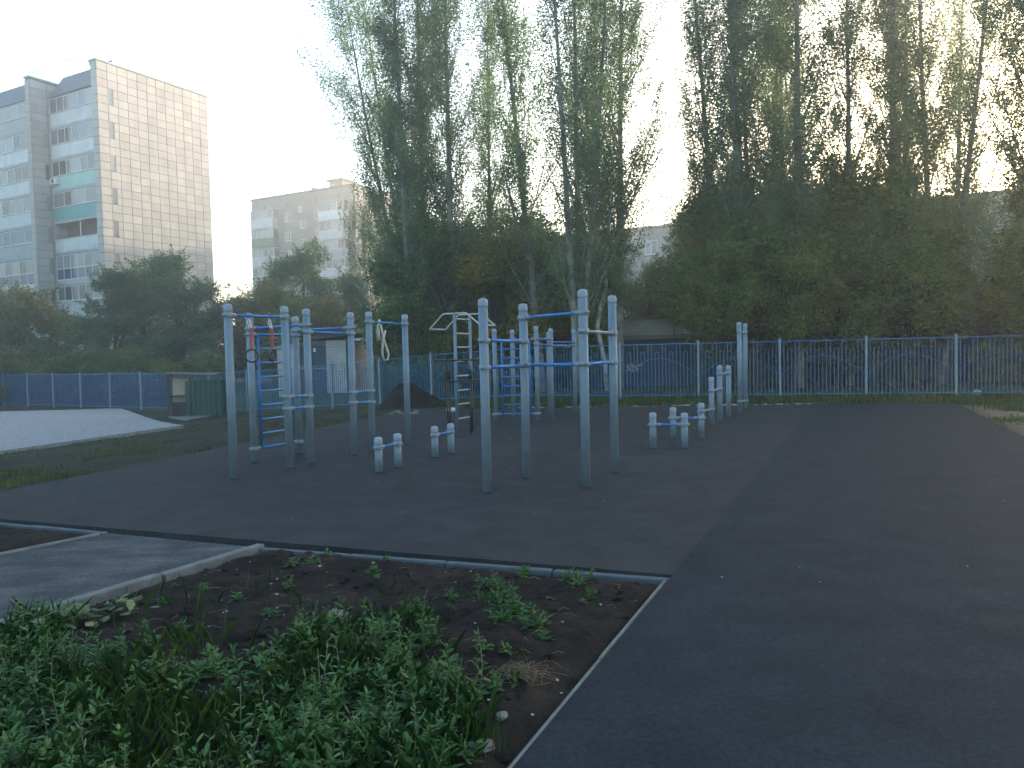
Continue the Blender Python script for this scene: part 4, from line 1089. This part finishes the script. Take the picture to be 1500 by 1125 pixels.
def bushy(seed, H, rx, nleaf, mat, bark, size=.125, base=.12, nblob=30, trunk_r=.1):
    rs_ = np.random.RandomState(seed); mb = MB(); L = []
    ts = np.linspace(0, 1, 8); mb.tube([(.12 * math.sin(t * 4 + seed), .1 * math.sin(t * 3), H * .7 * t - .2) for t in ts], [trunk_r * (1.15 - t) for t in ts], 8)
    bl = []
    for k in range(nblob):
        t = base + (1 - base) * (k + rs_.rand()) / nblob; prof = math.sin(math.pi * min(1, max(.0, (t - base * .4) / (1.05 - base * .4))) ** .8) ** .6
        az = rs_.uniform(0, 6.283); d = rx * prof * rs_.uniform(.25, .85)
        c = np.array((math.cos(az) * d, math.sin(az) * d, H * t * .95)); r_ = rs_.uniform(.45, .95) * rx * .38
        bl.append((c, r_)); z0 = H * max(.08, t * .55)
        m_ = c * .5 + np.array((0, 0, z0 * .55)); mb.tube([(0, 0, z0 * .85), tuple(m_), tuple(c)], [trunk_r * .4, trunk_r * .22, .012], 5, caps=False)
    tot = sum(b[1] ** 2 for b in bl)
    for c, r_ in bl:
        n = int(nleaf * r_ ** 2 / tot); v = rs_.normal(size=(n, 3)); v /= np.linalg.norm(v, axis=1, keepdims=True)
        rad = r_ * .92 * (rs_.rand(n) ** .30) * (1 + .28 * np.sin(v[:, 0] * 5 + c[0] * 3) * np.sin(v[:, 2] * 6 + c[1] * 2)) * rs_.uniform(.85, 1.2, n)
        L.append(c + v * rad[:, None] * np.array((1.08, 1.08, .85)))
        # stray twigs poke out of the outline
        for q in range(3):
            dv = rs_.normal(size=3); dv[2] = abs(dv[2]) * .9; dv /= np.linalg.norm(dv); u = rs_.uniform(.6, 1.75, n // 22 + 1)
            L.append(c + dv * (r_ * u)[:, None] + rs_.normal(0, .07, (len(u), 3)))
    pts = np.concatenate(L); pts = pts[pts[:, 2] > .12]
    return mb, leaves_mesh('crown', pts, size, mat, rs_)
def weeping(seed, H, rx, nleaf, size=.07):
    rs_ = np.random.RandomState(seed); mb = MB(); L = []
    ts = np.linspace(0, 1, 10); mb.tube([(.15 * math.sin(t * 3 + seed), .1 * math.sin(t * 2), H * t - .2) for t in ts], [.15 * (1.08 - t) for t in ts], 8)
    nb = 46
    for k in range(nb):
        t = .22 + .76 * k / nb; az = rs_.uniform(0, 6.283); ln = rx * (1.15 - t) ** .5 * rs_.uniform(.5, 1.1); d = np.array((math.cos(az), math.sin(az), 0))
        b = np.array((0, 0, H * t)); tip = b + d * ln + np.array((0, 0, ln * .55)); mb.tube([b, b * .5 + tip * .5 + np.array((0, 0, .15)), tip], [.03, .02, .008], 5, caps=False)
        for q in range(7):
            u = rs_.uniform(.3, 1.05); s = b + d * ln * u + np.array((0, 0, ln * .55 * u)) + rs_.normal(0, .14, 3); dl = rs_.uniform(.7, 2.2); n = int(nleaf / nb / 7)
            w = rs_.rand(n)[:, None]; L.append(s + w * np.array((d[0] * .12, d[1] * .12, -dl)) + rs_.normal(0, .055, (n, 3)))
    return mb, leaves_mesh('crown', np.concatenate(L), size, M['leaf_dark'], rs_)
class Proto: pass
def proto(kind, gen, bark):
    p = Proto(); mb, cr = gen; p.trunk = mb.mesh('trunk', M[bark], True); p.crown = cr; p.kind = kind; return p
pop = [proto('poplar_tree', poplar(1, 23, 3.1, 54000), 'bark_poplar'), proto('poplar_tree', poplar(2, 24, 3.2, 52000, 3, spread=1.6), 'bark_poplar'),
       proto('poplar_tree', poplar(3, 22, 2.9, 36000), 'bark_poplar'), proto('poplar_tree', poplar(7, 23, 2.2, 50000, bare=.08), 'bark_poplar'), proto('poplar_tree', poplar(12, 23, 3.5, 50000, 2, spread=2.0), 'bark_poplar')]
bus = [proto('maple_tree', bushy(21, 6.5, 2.7, 26000, M['leaf_maple'], 'x'), 'bark_dark'), proto('maple_tree', bushy(22, 7.5, 2.6, 28000, M['leaf_dark'], 'x'), 'bark_dark'),
       proto('maple_tree', bushy(23, 5.5, 2.6, 22000, M['leaf_yellow'], 'x'), 'bark_dark'), proto('maple_tree', bushy(24, 8.5, 3.2, 32000, M['leaf_maple'], 'x', base=.08, nblob=38), 'bark_dark')]
bus += [proto('maple_tree', bushy(25, 6.2, 2.4, 24000, M['leaf_maple'], 'x', base=.42, nblob=24), 'bark_dark'), proto('maple_tree', bushy(26, 6.4, 2.5, 25000, M['leaf_dark'], 'x', base=.40, nblob=26), 'bark_dark')]
shr = [proto('shrub', bushy(31, 2.6, 1.6, 12000, M['leaf_dark'], 'x', size=.08, base=.02, nblob=18, trunk_r=.04), 'bark_dark'), proto('shrub', bushy(32, 2.4, 1.5, 11000, M['leaf_maple'], 'x', size=.08, base=.02, nblob=18, trunk_r=.04), 'bark_dark')]
wee = [proto('birch_tree', weeping(41, 11, 2.4, 22000), 'bark_birch')]
def tree(pr, px, depth, scale, rz, label, group, lean=(0, 0), sx=1.0, cat='tree'):
    q = D(px, 560, depth)
    fb = float(fence_behind(q.x, q.y))
    if -6 < q.x < 26 and 8.2 < fb < 16.3:                  # keep clear of the garage row
        depth += (8.0 - fb) if (fb < 11.5 and not 860 < px < 1045) else (16.6 - fb)
        q = D(px, 560, depth)
    z = ground_z(q.x, q.y)
    e = empty(pr.kind, (q.x, q.y, z), rz); e.scale = (scale * sx, scale * sx, scale); e.rotation_euler = (lean[0], lean[1], rz)
    link('trunk', pr.trunk, e); link('crown', pr.crown, e); tag(e, label, cat, group); return e
def wl(dx, H=18.):  # lean in world: shift the top by dx metres along X
    return math.atan2(dx, H)
GP = 'poplars behind the blue fence'
SLIM = 'slim upright poplar with an airy crown behind the fence'
DENS = 'poplar with a dense narrow column of leaves behind the fence'
MULT = 'many-stemmed poplar with spreading steep limbs behind the fence'
poplars = [(606, 34, 3, 1.0, -.5, 'dense poplar column standing beyond the dirt heap'), (618, 37, 4, .95, -2.0, 'twin-stemmed poplar leaning out towards the distant balcony block'), (628, 36, 0, 1.0, 0, 'slim airy poplar in the clump beyond the dirt heap'), (664, 34, 2, 1.05, .1, 'slim airy poplar in the clump beyond the dirt heap'),
           (796, 32, 2, 1.0, -1.6, 'slim poplar leaning away from its neighbours with a bare lower trunk'), (848, 30.5, 1, 1.0, .1, 'many-stemmed pale-barked poplar beside the crooked white birch'), (872, 35, 0, 1.05, .2, 'tall slim poplar set back behind the many-stemmed one by the crooked birch'), (908, 32.5, 2, 1.05, .4, 'slim poplar at the edge of the sky gap on the crooked birch side'), (720, 40, 2, .9, .3, 'thin poplar set far back beside the weeping birch'),
           (1062, 33, 2, 1.0, -1.3, 'slim poplar leaning out over the sky gap beside the long brick block'), (1088, 31, 0, 1.05, -.2, 'tall airy poplar next to the leaning one at the sky gap'), (1112, 35, 1, .95, 0, 'many-stemmed poplar set back between airy poplars beyond the stepped posts'), (1172, 30.5, 3, 1.08, .1, 'dense dark poplar column beyond the tall narrow pull-up bar'), (1150, 36, 0, 1.0, .0, 'airy poplar set back beside the dense column beyond the pull-up bar'),
           (1245, 34, 2, .95, -.2, 'thin poplar standing between two dense poplar columns'), (1308, 31, 3, 1.05, .05, 'dense poplar column between the thin poplar and the spreading twin-stemmed one'), (1322, 35, 0, 1.0, .2, 'airy poplar set back directly behind a dense column'), (1378, 32, 4, 1.0, .9, 'spreading twin-stemmed poplar beside the open sky above the long block'), (1398, 36, 2, 1.0, .5, 'slim poplar close behind the spreading twin-stemmed one'), (1508, 29, 0, 1.1, .1, 'tall airy poplar at the outer end of the row before the long block'), (1560, 31, 1, 1.0, .2, 'many-stemmed poplar at the outer end of the row before the long block'), (1640, 32, 3, 1.0, 0, 'dense poplar column at the outer end of the row before the long block')]
for i, (px, dp_, k, sc, dx, lab) in enumerate(poplars):
    rz = (i * 2.399) % 6.28
    e = tree(pop[k], px, dp_, sc, rz, lab, GP)
    e.rotation_mode = 'XYZ'; e.rotation_euler = (Matrix.Rotation(wl(dx), 4, 'Y') @ Matrix.Rotation(rz, 4, 'Z')).to_euler()
GB = 'leafy trees behind the fence'
mids = [(598, 36, 1, 0.95), (622, 33, 1, 1.0), (650, 35, 0, 1.1), (700, 37, 1, 1.05), (735, 33, 2, 1.2), (790, 36, 0, 1.1), (830, 38, 0, 1.05), (905, 37, 0, 0.95), (950, 40, 1, 0.8), (1000, 34, 0, 1.15), (1040, 37, 3, 1.1), (1090, 33, 0, 1.3), (1140, 36, 1, 1.25), (1195, 34, 3, 1.05), (1240, 37, 1, 1.25), (1290, 33.5, 0, 1.3), (1350, 36, 1, 1.2), (1535, 33, 0, 1.3), (1560, 36, 3, 1.2), (1320, 39, 3, 1.1), (1180, 40, 3, 1.05), (1070, 40, 1, 1.2), (620, 40, 3, 0.95), (760, 40, 1, 1.1), (1265, 41, 0, 1.3), (1540, 30, 1, 1.1), (1060, 29.5, 4, 0.9), (1110, 30, 5, 0.99), (1165, 29, 4, 0.87), (1225, 29.5, 4, 0.8), (1280, 29, 5, 0.9), (1330, 28.5, 4, 0.87), (1370, 29.5, 5, 0.8), (1520, 28, 4, 0.95), (690, 35, 2, 0.7)]
labs = {0: 'bushy green maple with a rounded crown', 1: 'dark dense leafy tree', 2: 'yellowing bushy tree', 3: 'broad green tree with a wide crown', 4: 'green clear-stemmed tree before the garages', 5: 'dark clear-stemmed tree before the garages'}
def zone(px):
    for lim, w_ in ((640, 'beyond the dirt heap'), (725, 'beyond the white ladder rack'), (815, 'near the leaning poplar'), (870, 'by the many-stemmed poplar'), (1050, 'behind the garage roofs at the sky gap'), (1130, 'beyond the stepped posts'), (1210, 'under the dense poplar column'), (1275, 'by the thin lone poplar'), (1345, 'under the outer dense poplar column'), (1420, 'under the spreading twin-stemmed poplar')):
        if px < lim: return w_
    return 'at the outer end of the poplar row'
for i, (px, dp_, k, sc) in enumerate(mids):
    tree(bus[k], px, dp_, sc, i * 1.7, labs[k] + ' ' + zone(px), GB)
GL = 'trees in front of the tall tiled block'
for i, (px, dp_, k, sc, lab) in enumerate([(-40, 50, 3, .95, 'leafy tree in front of the loggias of the tall block'), (28, 48, 2, 1.25, 'yellowing tree in front of the loggias of the tall block'), (80, 50, 0, .8, 'lower leafy tree in front of the loggias of the tall block'), (172, 48, 1, 1.0, 'dark tree before the corner of the tiled end wall'), (215, 50, 3, .95, 'broad tree covering the foot of the tiled end wall'), (268, 49, 1, 1.14, 'dark round tree beside the far edge of the tiled end wall'), (130, 47, 1, .62, 'small dark tree by the fence before the tall block')]):
    tree(bus[k], px, dp_, sc, i * 2.1 + .4, lab, GL)
for px, dp_, k, sc, lab in [(340, 52, 2, 1.05, 'thin yellowing tree in the gap between the two tall blocks'), (400, 52, 2, 1.2, 'yellowing bushy tree below the balconies of the distant block'), (450, 56, 3, 1.15, 'broad tree in front of the distant balcony block'), (478, 50, 2, 1.0, 'olive green tree above the white garage'), (512, 54, 1, 1.0, 'dark tree in front of the corner of the distant block'), (370, 60, 3, .8, 'green tree standing behind the yellowing ones near the blocks'), (430, 47, 0, .8, 'green maple just behind the white garage'), (310, 55, 1, .7, 'dark tree filling the gap beside the tiled end wall')]:
    tree(bus[k], px, dp_, sc, px * .37, lab, 'trees around the white garage')
for px, dp_, sc, lab in [(537, 52, 1.12, 'weeping birch hanging in front of the distant block corner'), (735, 48, .98, 'weeping birch with drooping strands seen between the poplars'), (1010, 46, .85, 'weeping birch beside the long brick block')]:
    tree(wee[0], px, dp_, sc, px, lab, 'weeping birches')
# white bent birch trunk in front of the sheds
q = D(889, 560, 31.5); e = empty('birch_tree', (q.x, q.y, ground_z(q.x, q.y))); tag(e, 'young birch with a crooked white trunk in front of the garage row', 'tree')
def q5(px, py): v = D(px, py, 31.5); return (v.x - q.x, 0, v.z - e.location.z)
MB().tube([(.0, 0, -.1), q5(886, 530), q5(875, 480), q5(880, 450), q5(887, 425), q5(889, 380), q5(892, 330), q5(896, 260)], [.10, .095, .09, .085, .085, .075, .06, .03], 8).build('trunk', M['bark_birch'], e, True)
bm_, cr_ = bushy(51, 6.5, 1.3, 9000, M['leaf_dark'], 'x', size=.08)
o = link('crown', cr_, e, (.2, 0, 2.9))
# shrubs along the fence foot and garages
shs = [(20, 46, 0, 1.0), (75, 45, 1, 1.1), (130, 43.5, 0, 1.2), (190, 43, 0, 1.1), (240, 42, 1, .9), (60, 48, 0, 1.3), (300, 42, 0, .9), (610, 33, 0, 1.0), (570, 35, 1, .9), (880, 36, 0, .6), (1120, 33, 0, .75), (1210, 32, 1, .6), (1300, 31, 0, .7), (1090, 31, 1, .5), (1450, 31, 1, .7), (1490, 30, 0, .8), (640, 32, 1, .8), (1340, 31.5, 0, .6), (0, 45, 1, 1.2), (-40, 46, 0, 1.3)]
for i, (px, dp_, k, sc) in enumerate(shs):
    tree(shr[k], px, dp_, sc, i * 1.3, ['dark leafy shrub ', 'lighter green shrub '][k] + ('behind the flat pickets below the loggias' if px < 100 else 'behind the flat pickets below the tiled end wall' if px < 350 else 'behind the fence by the dirt heap' if px < 700 else 'at the foot of the garage wall behind the fence'), 'shrubs behind the fence', cat='shrub')

# grass: blades as one mass
def blades(name, centres, hmin, hmax, mat, seed, label, width=.012, lean=.5):
    rs_ = np.random.RandomState(seed); c = np.asarray(centres); n = len(c)
    az = rs_.uniform(0, 6.283, n); h = rs_.uniform(hmin, hmax, n); ln = h * rs_.uniform(.1, lean, n)
    d = np.stack([np.cos(az), np.sin(az), np.zeros(n)], 1); s = np.stack([-np.sin(az), np.cos(az), np.zeros(n)], 1) * width * rs_.uniform(.6, 1.3, n)[:, None]
    up = np.array((0, 0, 1.0)); m_ = c + d * (ln * .3)[:, None] + up * (h * .6)[:, None]; t = c + d * ln[:, None] + up * h[:, None]
    v = np.stack([c - s, c + s, m_ + s * .7, t, m_ - s * .7], 1).reshape(-1, 3)
    me = np_mesh(name, v, np.arange(5 * n).reshape(-1, 5), mat, 5)
    return tag(link(name, me), label, 'grass', kind='stuff')
rs_ = np.random.RandomState(77)
def scatter(n, f):
    out = []
    while len(out) < n:
        p = f()
        if p: out.append(p)
    return out
def clumpy(x, y, s=1.0): return math.sin(x * 1.9 * s + 1.3 * math.sin(y * 1.1 * s)) * math.sin(y * 1.6 * s + .9 * math.sin(x * .8 * s))
def strip():
    x = rs_.uniform(-2, 17); fy = 25.6 - .24 * (x - 3.6); y0 = 22.4 - (x - 3) * .15 if x < 11.8 else fy - 6
    y = rs_.uniform(y0, fy + 3.5)
    if x > 8.25 and y < 20.6 - (x - 11.8) * .0 and x < 11.8 - (20.5 - y) * .42 + .15: return None
    if rs_.rand() > .45 + .55 * clumpy(x, y, 1.5): return None
    return (x, y, ground_z(x, y) - .02)
blades('grass_strip', scatter(26000, strip), .04, .22, M['grass'], 1, 'tufted grass between the court and the picket fence')
def leftg():
    px = rs_.uniform(-40, 560); py = rs_.uniform(600, 725); q = G(px, py)
    d = (q.x + 3.0) * -0.967 + (q.y - 22.6) * 0.255
    if d < .12 or q.y > 40: return None
    # keep off the gravel pad
    if py < 662 - .0 * px and px < 285 and (py < 660 - px * .125 and py > 598): return None
    if rs_.rand() > clumpy(q.x, q.y, .8) * 1.3 + .06: return None
    return (q.x, q.y, q.z - .02)
blades('grass_patch', scatter(6000, leftg), .02, .12, M['grass'], 2, 'patchy grass on the bare soil beside the court', .010)
def rightg():
    y = rs_.uniform(9, 22); x = 11.8 - (20.5 - y) * .42 + rs_.uniform(.1, 7)
    if rs_.rand() > clumpy(x, y, .9) + .25 + (.3 if y > 19 else -.15): return None
    return (x, y, ground_z(x, y) - .02)
blades('grass_verge', scatter(9000, rightg), .02, .12, M['grass'], 3, 'sparse dry grass on the sandy verge of the running strip')

# weeds
def leaf_geo(mb, base, d, L, w, droop, twist):
    d = d.normalized(); s = Vector((-d.y, d.x, 0)); s = s.normalized() if s.length > 1e-4 else Vector((1, 0, 0))
    s = (s * math.cos(twist) + Vector((0, 0, 1)) * math.sin(twist))
    pts = []
    for t in (0, .3, .65, 1.0):
        pts.append(base + d * (L * t) - Vector((0, 0, droop * L * t * t)))
    b = len(mb.v); up = s.cross(d) * (w * .16)
    mb.v.extend([tuple(pts[0]), tuple(pts[1] + s * w * .5 + up), tuple(pts[1]), tuple(pts[1] - s * w * .5 + up), tuple(pts[2] + s * w * .36 + up), tuple(pts[2]), tuple(pts[2] - s * w * .36 + up), tuple(pts[3])])
    mb.f.extend([tuple(b + i for i in q_) for q_ in ((0, 2, 1), (0, 3, 2), (1, 2, 5, 4), (2, 3, 6, 5), (4, 5, 7), (5, 6, 7))])
def weed(mb, x, y, z, h, n, L, w, r_, tilt=.25):
    az = r_.uniform(0, 6.28); top = Vector((x + math.cos(az) * h * tilt * r_.random(), y + math.sin(az) * h * tilt * r_.random(), z + h)); b = Vector((x, y, z - .02))
    mid_ = b.lerp(top, .5) + Vector((r_.uniform(-.02, .02), r_.uniform(-.02, .02), 0))
    mb.tube([b, mid_, top], [.0035, .003, .0015], 4, caps=False)
    a0 = r_.uniform(0, 6.28)
    for i in range(n):
        t = .12 + .88 * (i + r_.random() * .7) / n; p = b.lerp(mid_, t * 2) if t < .5 else mid_.lerp(top, min(1, t * 2 - 1))
        a = a0 + i * 2.4 + r_.uniform(-.3, .3); el = r_.uniform(.05, .75) + t * .45; k = (1.15 - .6 * t) * r_.uniform(.7, 1.2)
        leaf_geo(mb, p, Vector((math.cos(a) * math.cos(el), math.sin(a) * math.cos(el), math.sin(el))), L * k, w * k, r_.uniform(.15, .6), r_.uniform(-.4, .4))
r4 = random.Random(21)
mbw = MB(); mbp = MB(); cnt = 0
def patch_density(px, py):
    # thick weeds fill the near corner of the bed
    lim = 905 if px < 120 else (960 - (px - 120) * .02 if px < 330 else (985 if px < 420 else 925 if px < 620 else 925 + (px - 620) * 1.0))
    return max(0, min(1, (py - lim + 25) / 70)) * (1 if px < 700 else max(0, 1 - (px - 700) / 55))
tries = 0
while cnt < 1500 and tries < 20000:
    tries += 1
    x = r4.uniform(-3.9, .05); y = r4.uniform(2.3, 5.2)
    if not in_poly(x, y, bedA, .10): continue
    px, py = proj(Vector((x, y, 0)))
    if r4.random() > patch_density(px, py) * (.52 + .6 * clumpy(x, y, 2.2)): continue
    z = bed_z(x, y); k = r4.random()
    if k < .72: weed(mbw, x, y, z, r4.uniform(.05, .19), r4.randint(9, 16), r4.uniform(.055, .125), r4.choice((r4.uniform(.010, .016), r4.uniform(.018, .032), r4.uniform(.024, .040))), r4, .6)
    elif k < .92: weed(mbw, x, y, z, r4.uniform(.03, .09), r4.randint(6, 10), r4.uniform(.045, .085), r4.uniform(.022, .042), r4, .6)
    else: weed(mbp, x, y, z, r4.uniform(.18, .32), r4.randint(9, 16), r4.uniform(.04, .07), r4.uniform(.010, .018), r4)
    cnt += 1
gc_ = []
while len(gc_) < 4200:
    x = r4.uniform(-3.9, .1); y = r4.uniform(2.3, 5.4)
    if not in_poly(x, y, bedA, .04): continue
    px, py = proj(Vector((x, y, 0)))
    if r4.random() > (patch_density(px, py) + .03) * max(0, .35 + .7 * clumpy(x + 3, y, 2.9)): continue
    gc_.append((x, y, bed_z(x, y) - .01))
blades('weed_grass', gc_, .05, .2, M['weed'], 9, 'thin grass blades growing among the weeds', .0018, .9)
tag(mbw.build('weed_patch', M['weed']), 'thick green weeds with pointed leaves filling the near soil bed', 'weeds', kind='stuff')
tag(mbp.build('weed_stalks', M['weed_pale']), 'pale thin weed stalks rising among the green weeds', 'weeds', kind='stuff')
# single weed clumps in the open soil
clumps = [(715, 870, 9, .10), (742, 888, 12, .11), (760, 905, 10, .09), (785, 930, 9, .08), (770, 845, 7, .09), (735, 920, 8, .08), (690, 885, 5, .07), (850, 862, 6, .08), (872, 885, 5, .06), (830, 855, 4, .06), (705, 965, 4, .09), (740, 965, 3, .05), (560, 826, 3, .04), (545, 850, 4, .05), (460, 832, 4, .05), (430, 838, 3, .04), (425, 868, 3, .05), (480, 820, 2, .05), (395, 905, 4, .06), (600, 905, 4, .09), (615, 925, 3, .14), (270, 935, 3, .06), (350, 880, 2, .05), (240, 890, 3, .05), (760, 1010, 4, .05), (800, 945, 3, .04), (660, 880, 2, .05), (300, 870, 2, .04), (720, 1030, 4, .06)]
wl_lab = ['lush weed clump of the green tongue crossing the dug soil', 'small weed sprout in the open dark soil']
for px, py, n, h in clumps:
    q = W(px, py, -.03)
    if not in_poly(q.x, q.y, bedA, .02): continue
    mb = MB(); z = bed_z(q.x, q.y)
    for i in range(n):
        weed(mb, r4.gauss(0, .042 if n > 4 else .004), r4.gauss(0, .042 if n > 4 else .004), 0, h * r4.uniform(.5, 1.3), r4.randint(7, 12), r4.uniform(.055, .095), r4.uniform(.018, .032), r4, .9)
    o = mb.build('weed_clump', M['weed']); o.location = (q.x, q.y, z); big_ = n >= 7
    tag(o, wl_lab[0] if big_ else wl_lab[1], 'weed', 'weeds in the open soil')
# pulled broad-leaved weed lying by the path kerb
q = W(100, 925, -.03); mb = MB()
for i in range(46):
    a = r4.uniform(-1.0, 1.0); b0 = Vector((r4.gauss(0, .17), r4.gauss(0, .07), r4.uniform(.02, .12)))
    leaf_geo(mb, b0, Vector((math.cos(a * 3), math.sin(a * 3), .25)), r4.uniform(.07, .12), r4.uniform(.045, .07), r4.uniform(.2, .6), r4.uniform(-.6, .6))
for i in range(5): mb.tube([(-.3 + i * .05, -.06 + i * .03, .03), (0, 0, .05), (.32, .04 + .02 * i, .08)], .004, 4)
o = mb.build('broad_leaved_weed', M['weed_pale']); o.location = (q.x + .1, q.y, bed_z(q.x, q.y)); o.rotation_euler = (0, 0, .5); tag(o, 'pale broad-leaved weed sprawling beside the path kerb', 'weed')
# dry stems, clods and pebbles in the soil
mbs = MB(); mbc = MB(); mbb = MB(); k = 0
while k < 420:
    x = r4.uniform(-3.6, 1.1); y = r4.uniform(2.4, 6.9)
    if not in_poly(x, y, bedA, .03): continue
    k += 1; z = bed_z(x, y)
    if k < 130:
        a = r4.uniform(0, 6.28); L_ = r4.uniform(.03, .12); c_ = r4.uniform(-.4, .4)
        mbs.tube([(x, y, z + .006), (x + math.cos(a) * L_ * .5, y + math.sin(a) * L_ * .5, z + r4.uniform(.012, .03)), (x + math.cos(a + c_) * L_, y + math.sin(a + c_) * L_, z + .012)], .0022, 4)
    elif k < 340:
        s = r4.uniform(.008, .03); v, f = lump((x, y, z + s * .2), (s * 1.2, s, s * .7), r4, 6, 4, .35); mbc.add(v, f)
    else:
        s = r4.uniform(.004, .010); v, f = lump((x, y, z + s * .4), (s * 1.3, s, s * .7), r4, 5, 3, .3); mbb.add(v, f)
tag(mbs.build('dry_stems', M['straw']), 'dry plant stems strewn on the dug soil', 'dry stems', kind='stuff')
tag(mbc.build('soil_clods', M['soil']), 'dark clods of dug soil', 'soil clods', kind='stuff')
tag(mbb.build('bed_pebbles', M['white_bit']), 'small pale pebbles in the dug soil', 'pebbles', kind='stuff')
q = W(768, 1008, -.03); mb = MB()
for i in range(110):
    a = r4.uniform(0, 6.28); x, y = r4.gauss(0, .065), r4.gauss(0, .04); L_ = r4.uniform(.04, .13); h = r4.uniform(.005, .04)
    mb.tube([(x, y, h), (x + math.cos(a) * L_ * .5, y + math.sin(a) * L_ * .5, h + r4.uniform(.0, .03)), (x + math.cos(a + .4) * L_, y + math.sin(a + .4) * L_, h * .6)], .0012, 4, caps=False)
o = mb.build('straw_heap', M['straw']); o.location = (q.x, q.y, bed_z(q.x, q.y)); tag(o, 'little heap of brown dry straw near the strip edging', 'straw')

# ================================================================== ADDED VEIL
hb = MB().bb(-420, 420, -60, 420, -2.5, 33).build('veil', None); tag(hb, 'added thin haze filling the air', 'veil', kind='stuff')  # scattering volume added to imitate the pale wash of lens glare
hm = bpy.data.materials.new('glare_veil'); hm.use_nodes = True; hn = hm.node_tree.nodes; hn.clear()
ho = hn.new('ShaderNodeOutputMaterial'); hv = hn.new('ShaderNodeVolumePrincipled')
hv.inputs['Color'].default_value = (1.0, 0.985, 0.94, 1); hv.inputs['Density'].default_value = VEIL_DENSITY; hv.inputs['Anisotropy'].default_value = 0.65
hm.node_tree.links.new(hv.outputs[0], ho.inputs['Volume']); hb.data.materials.append(hm)
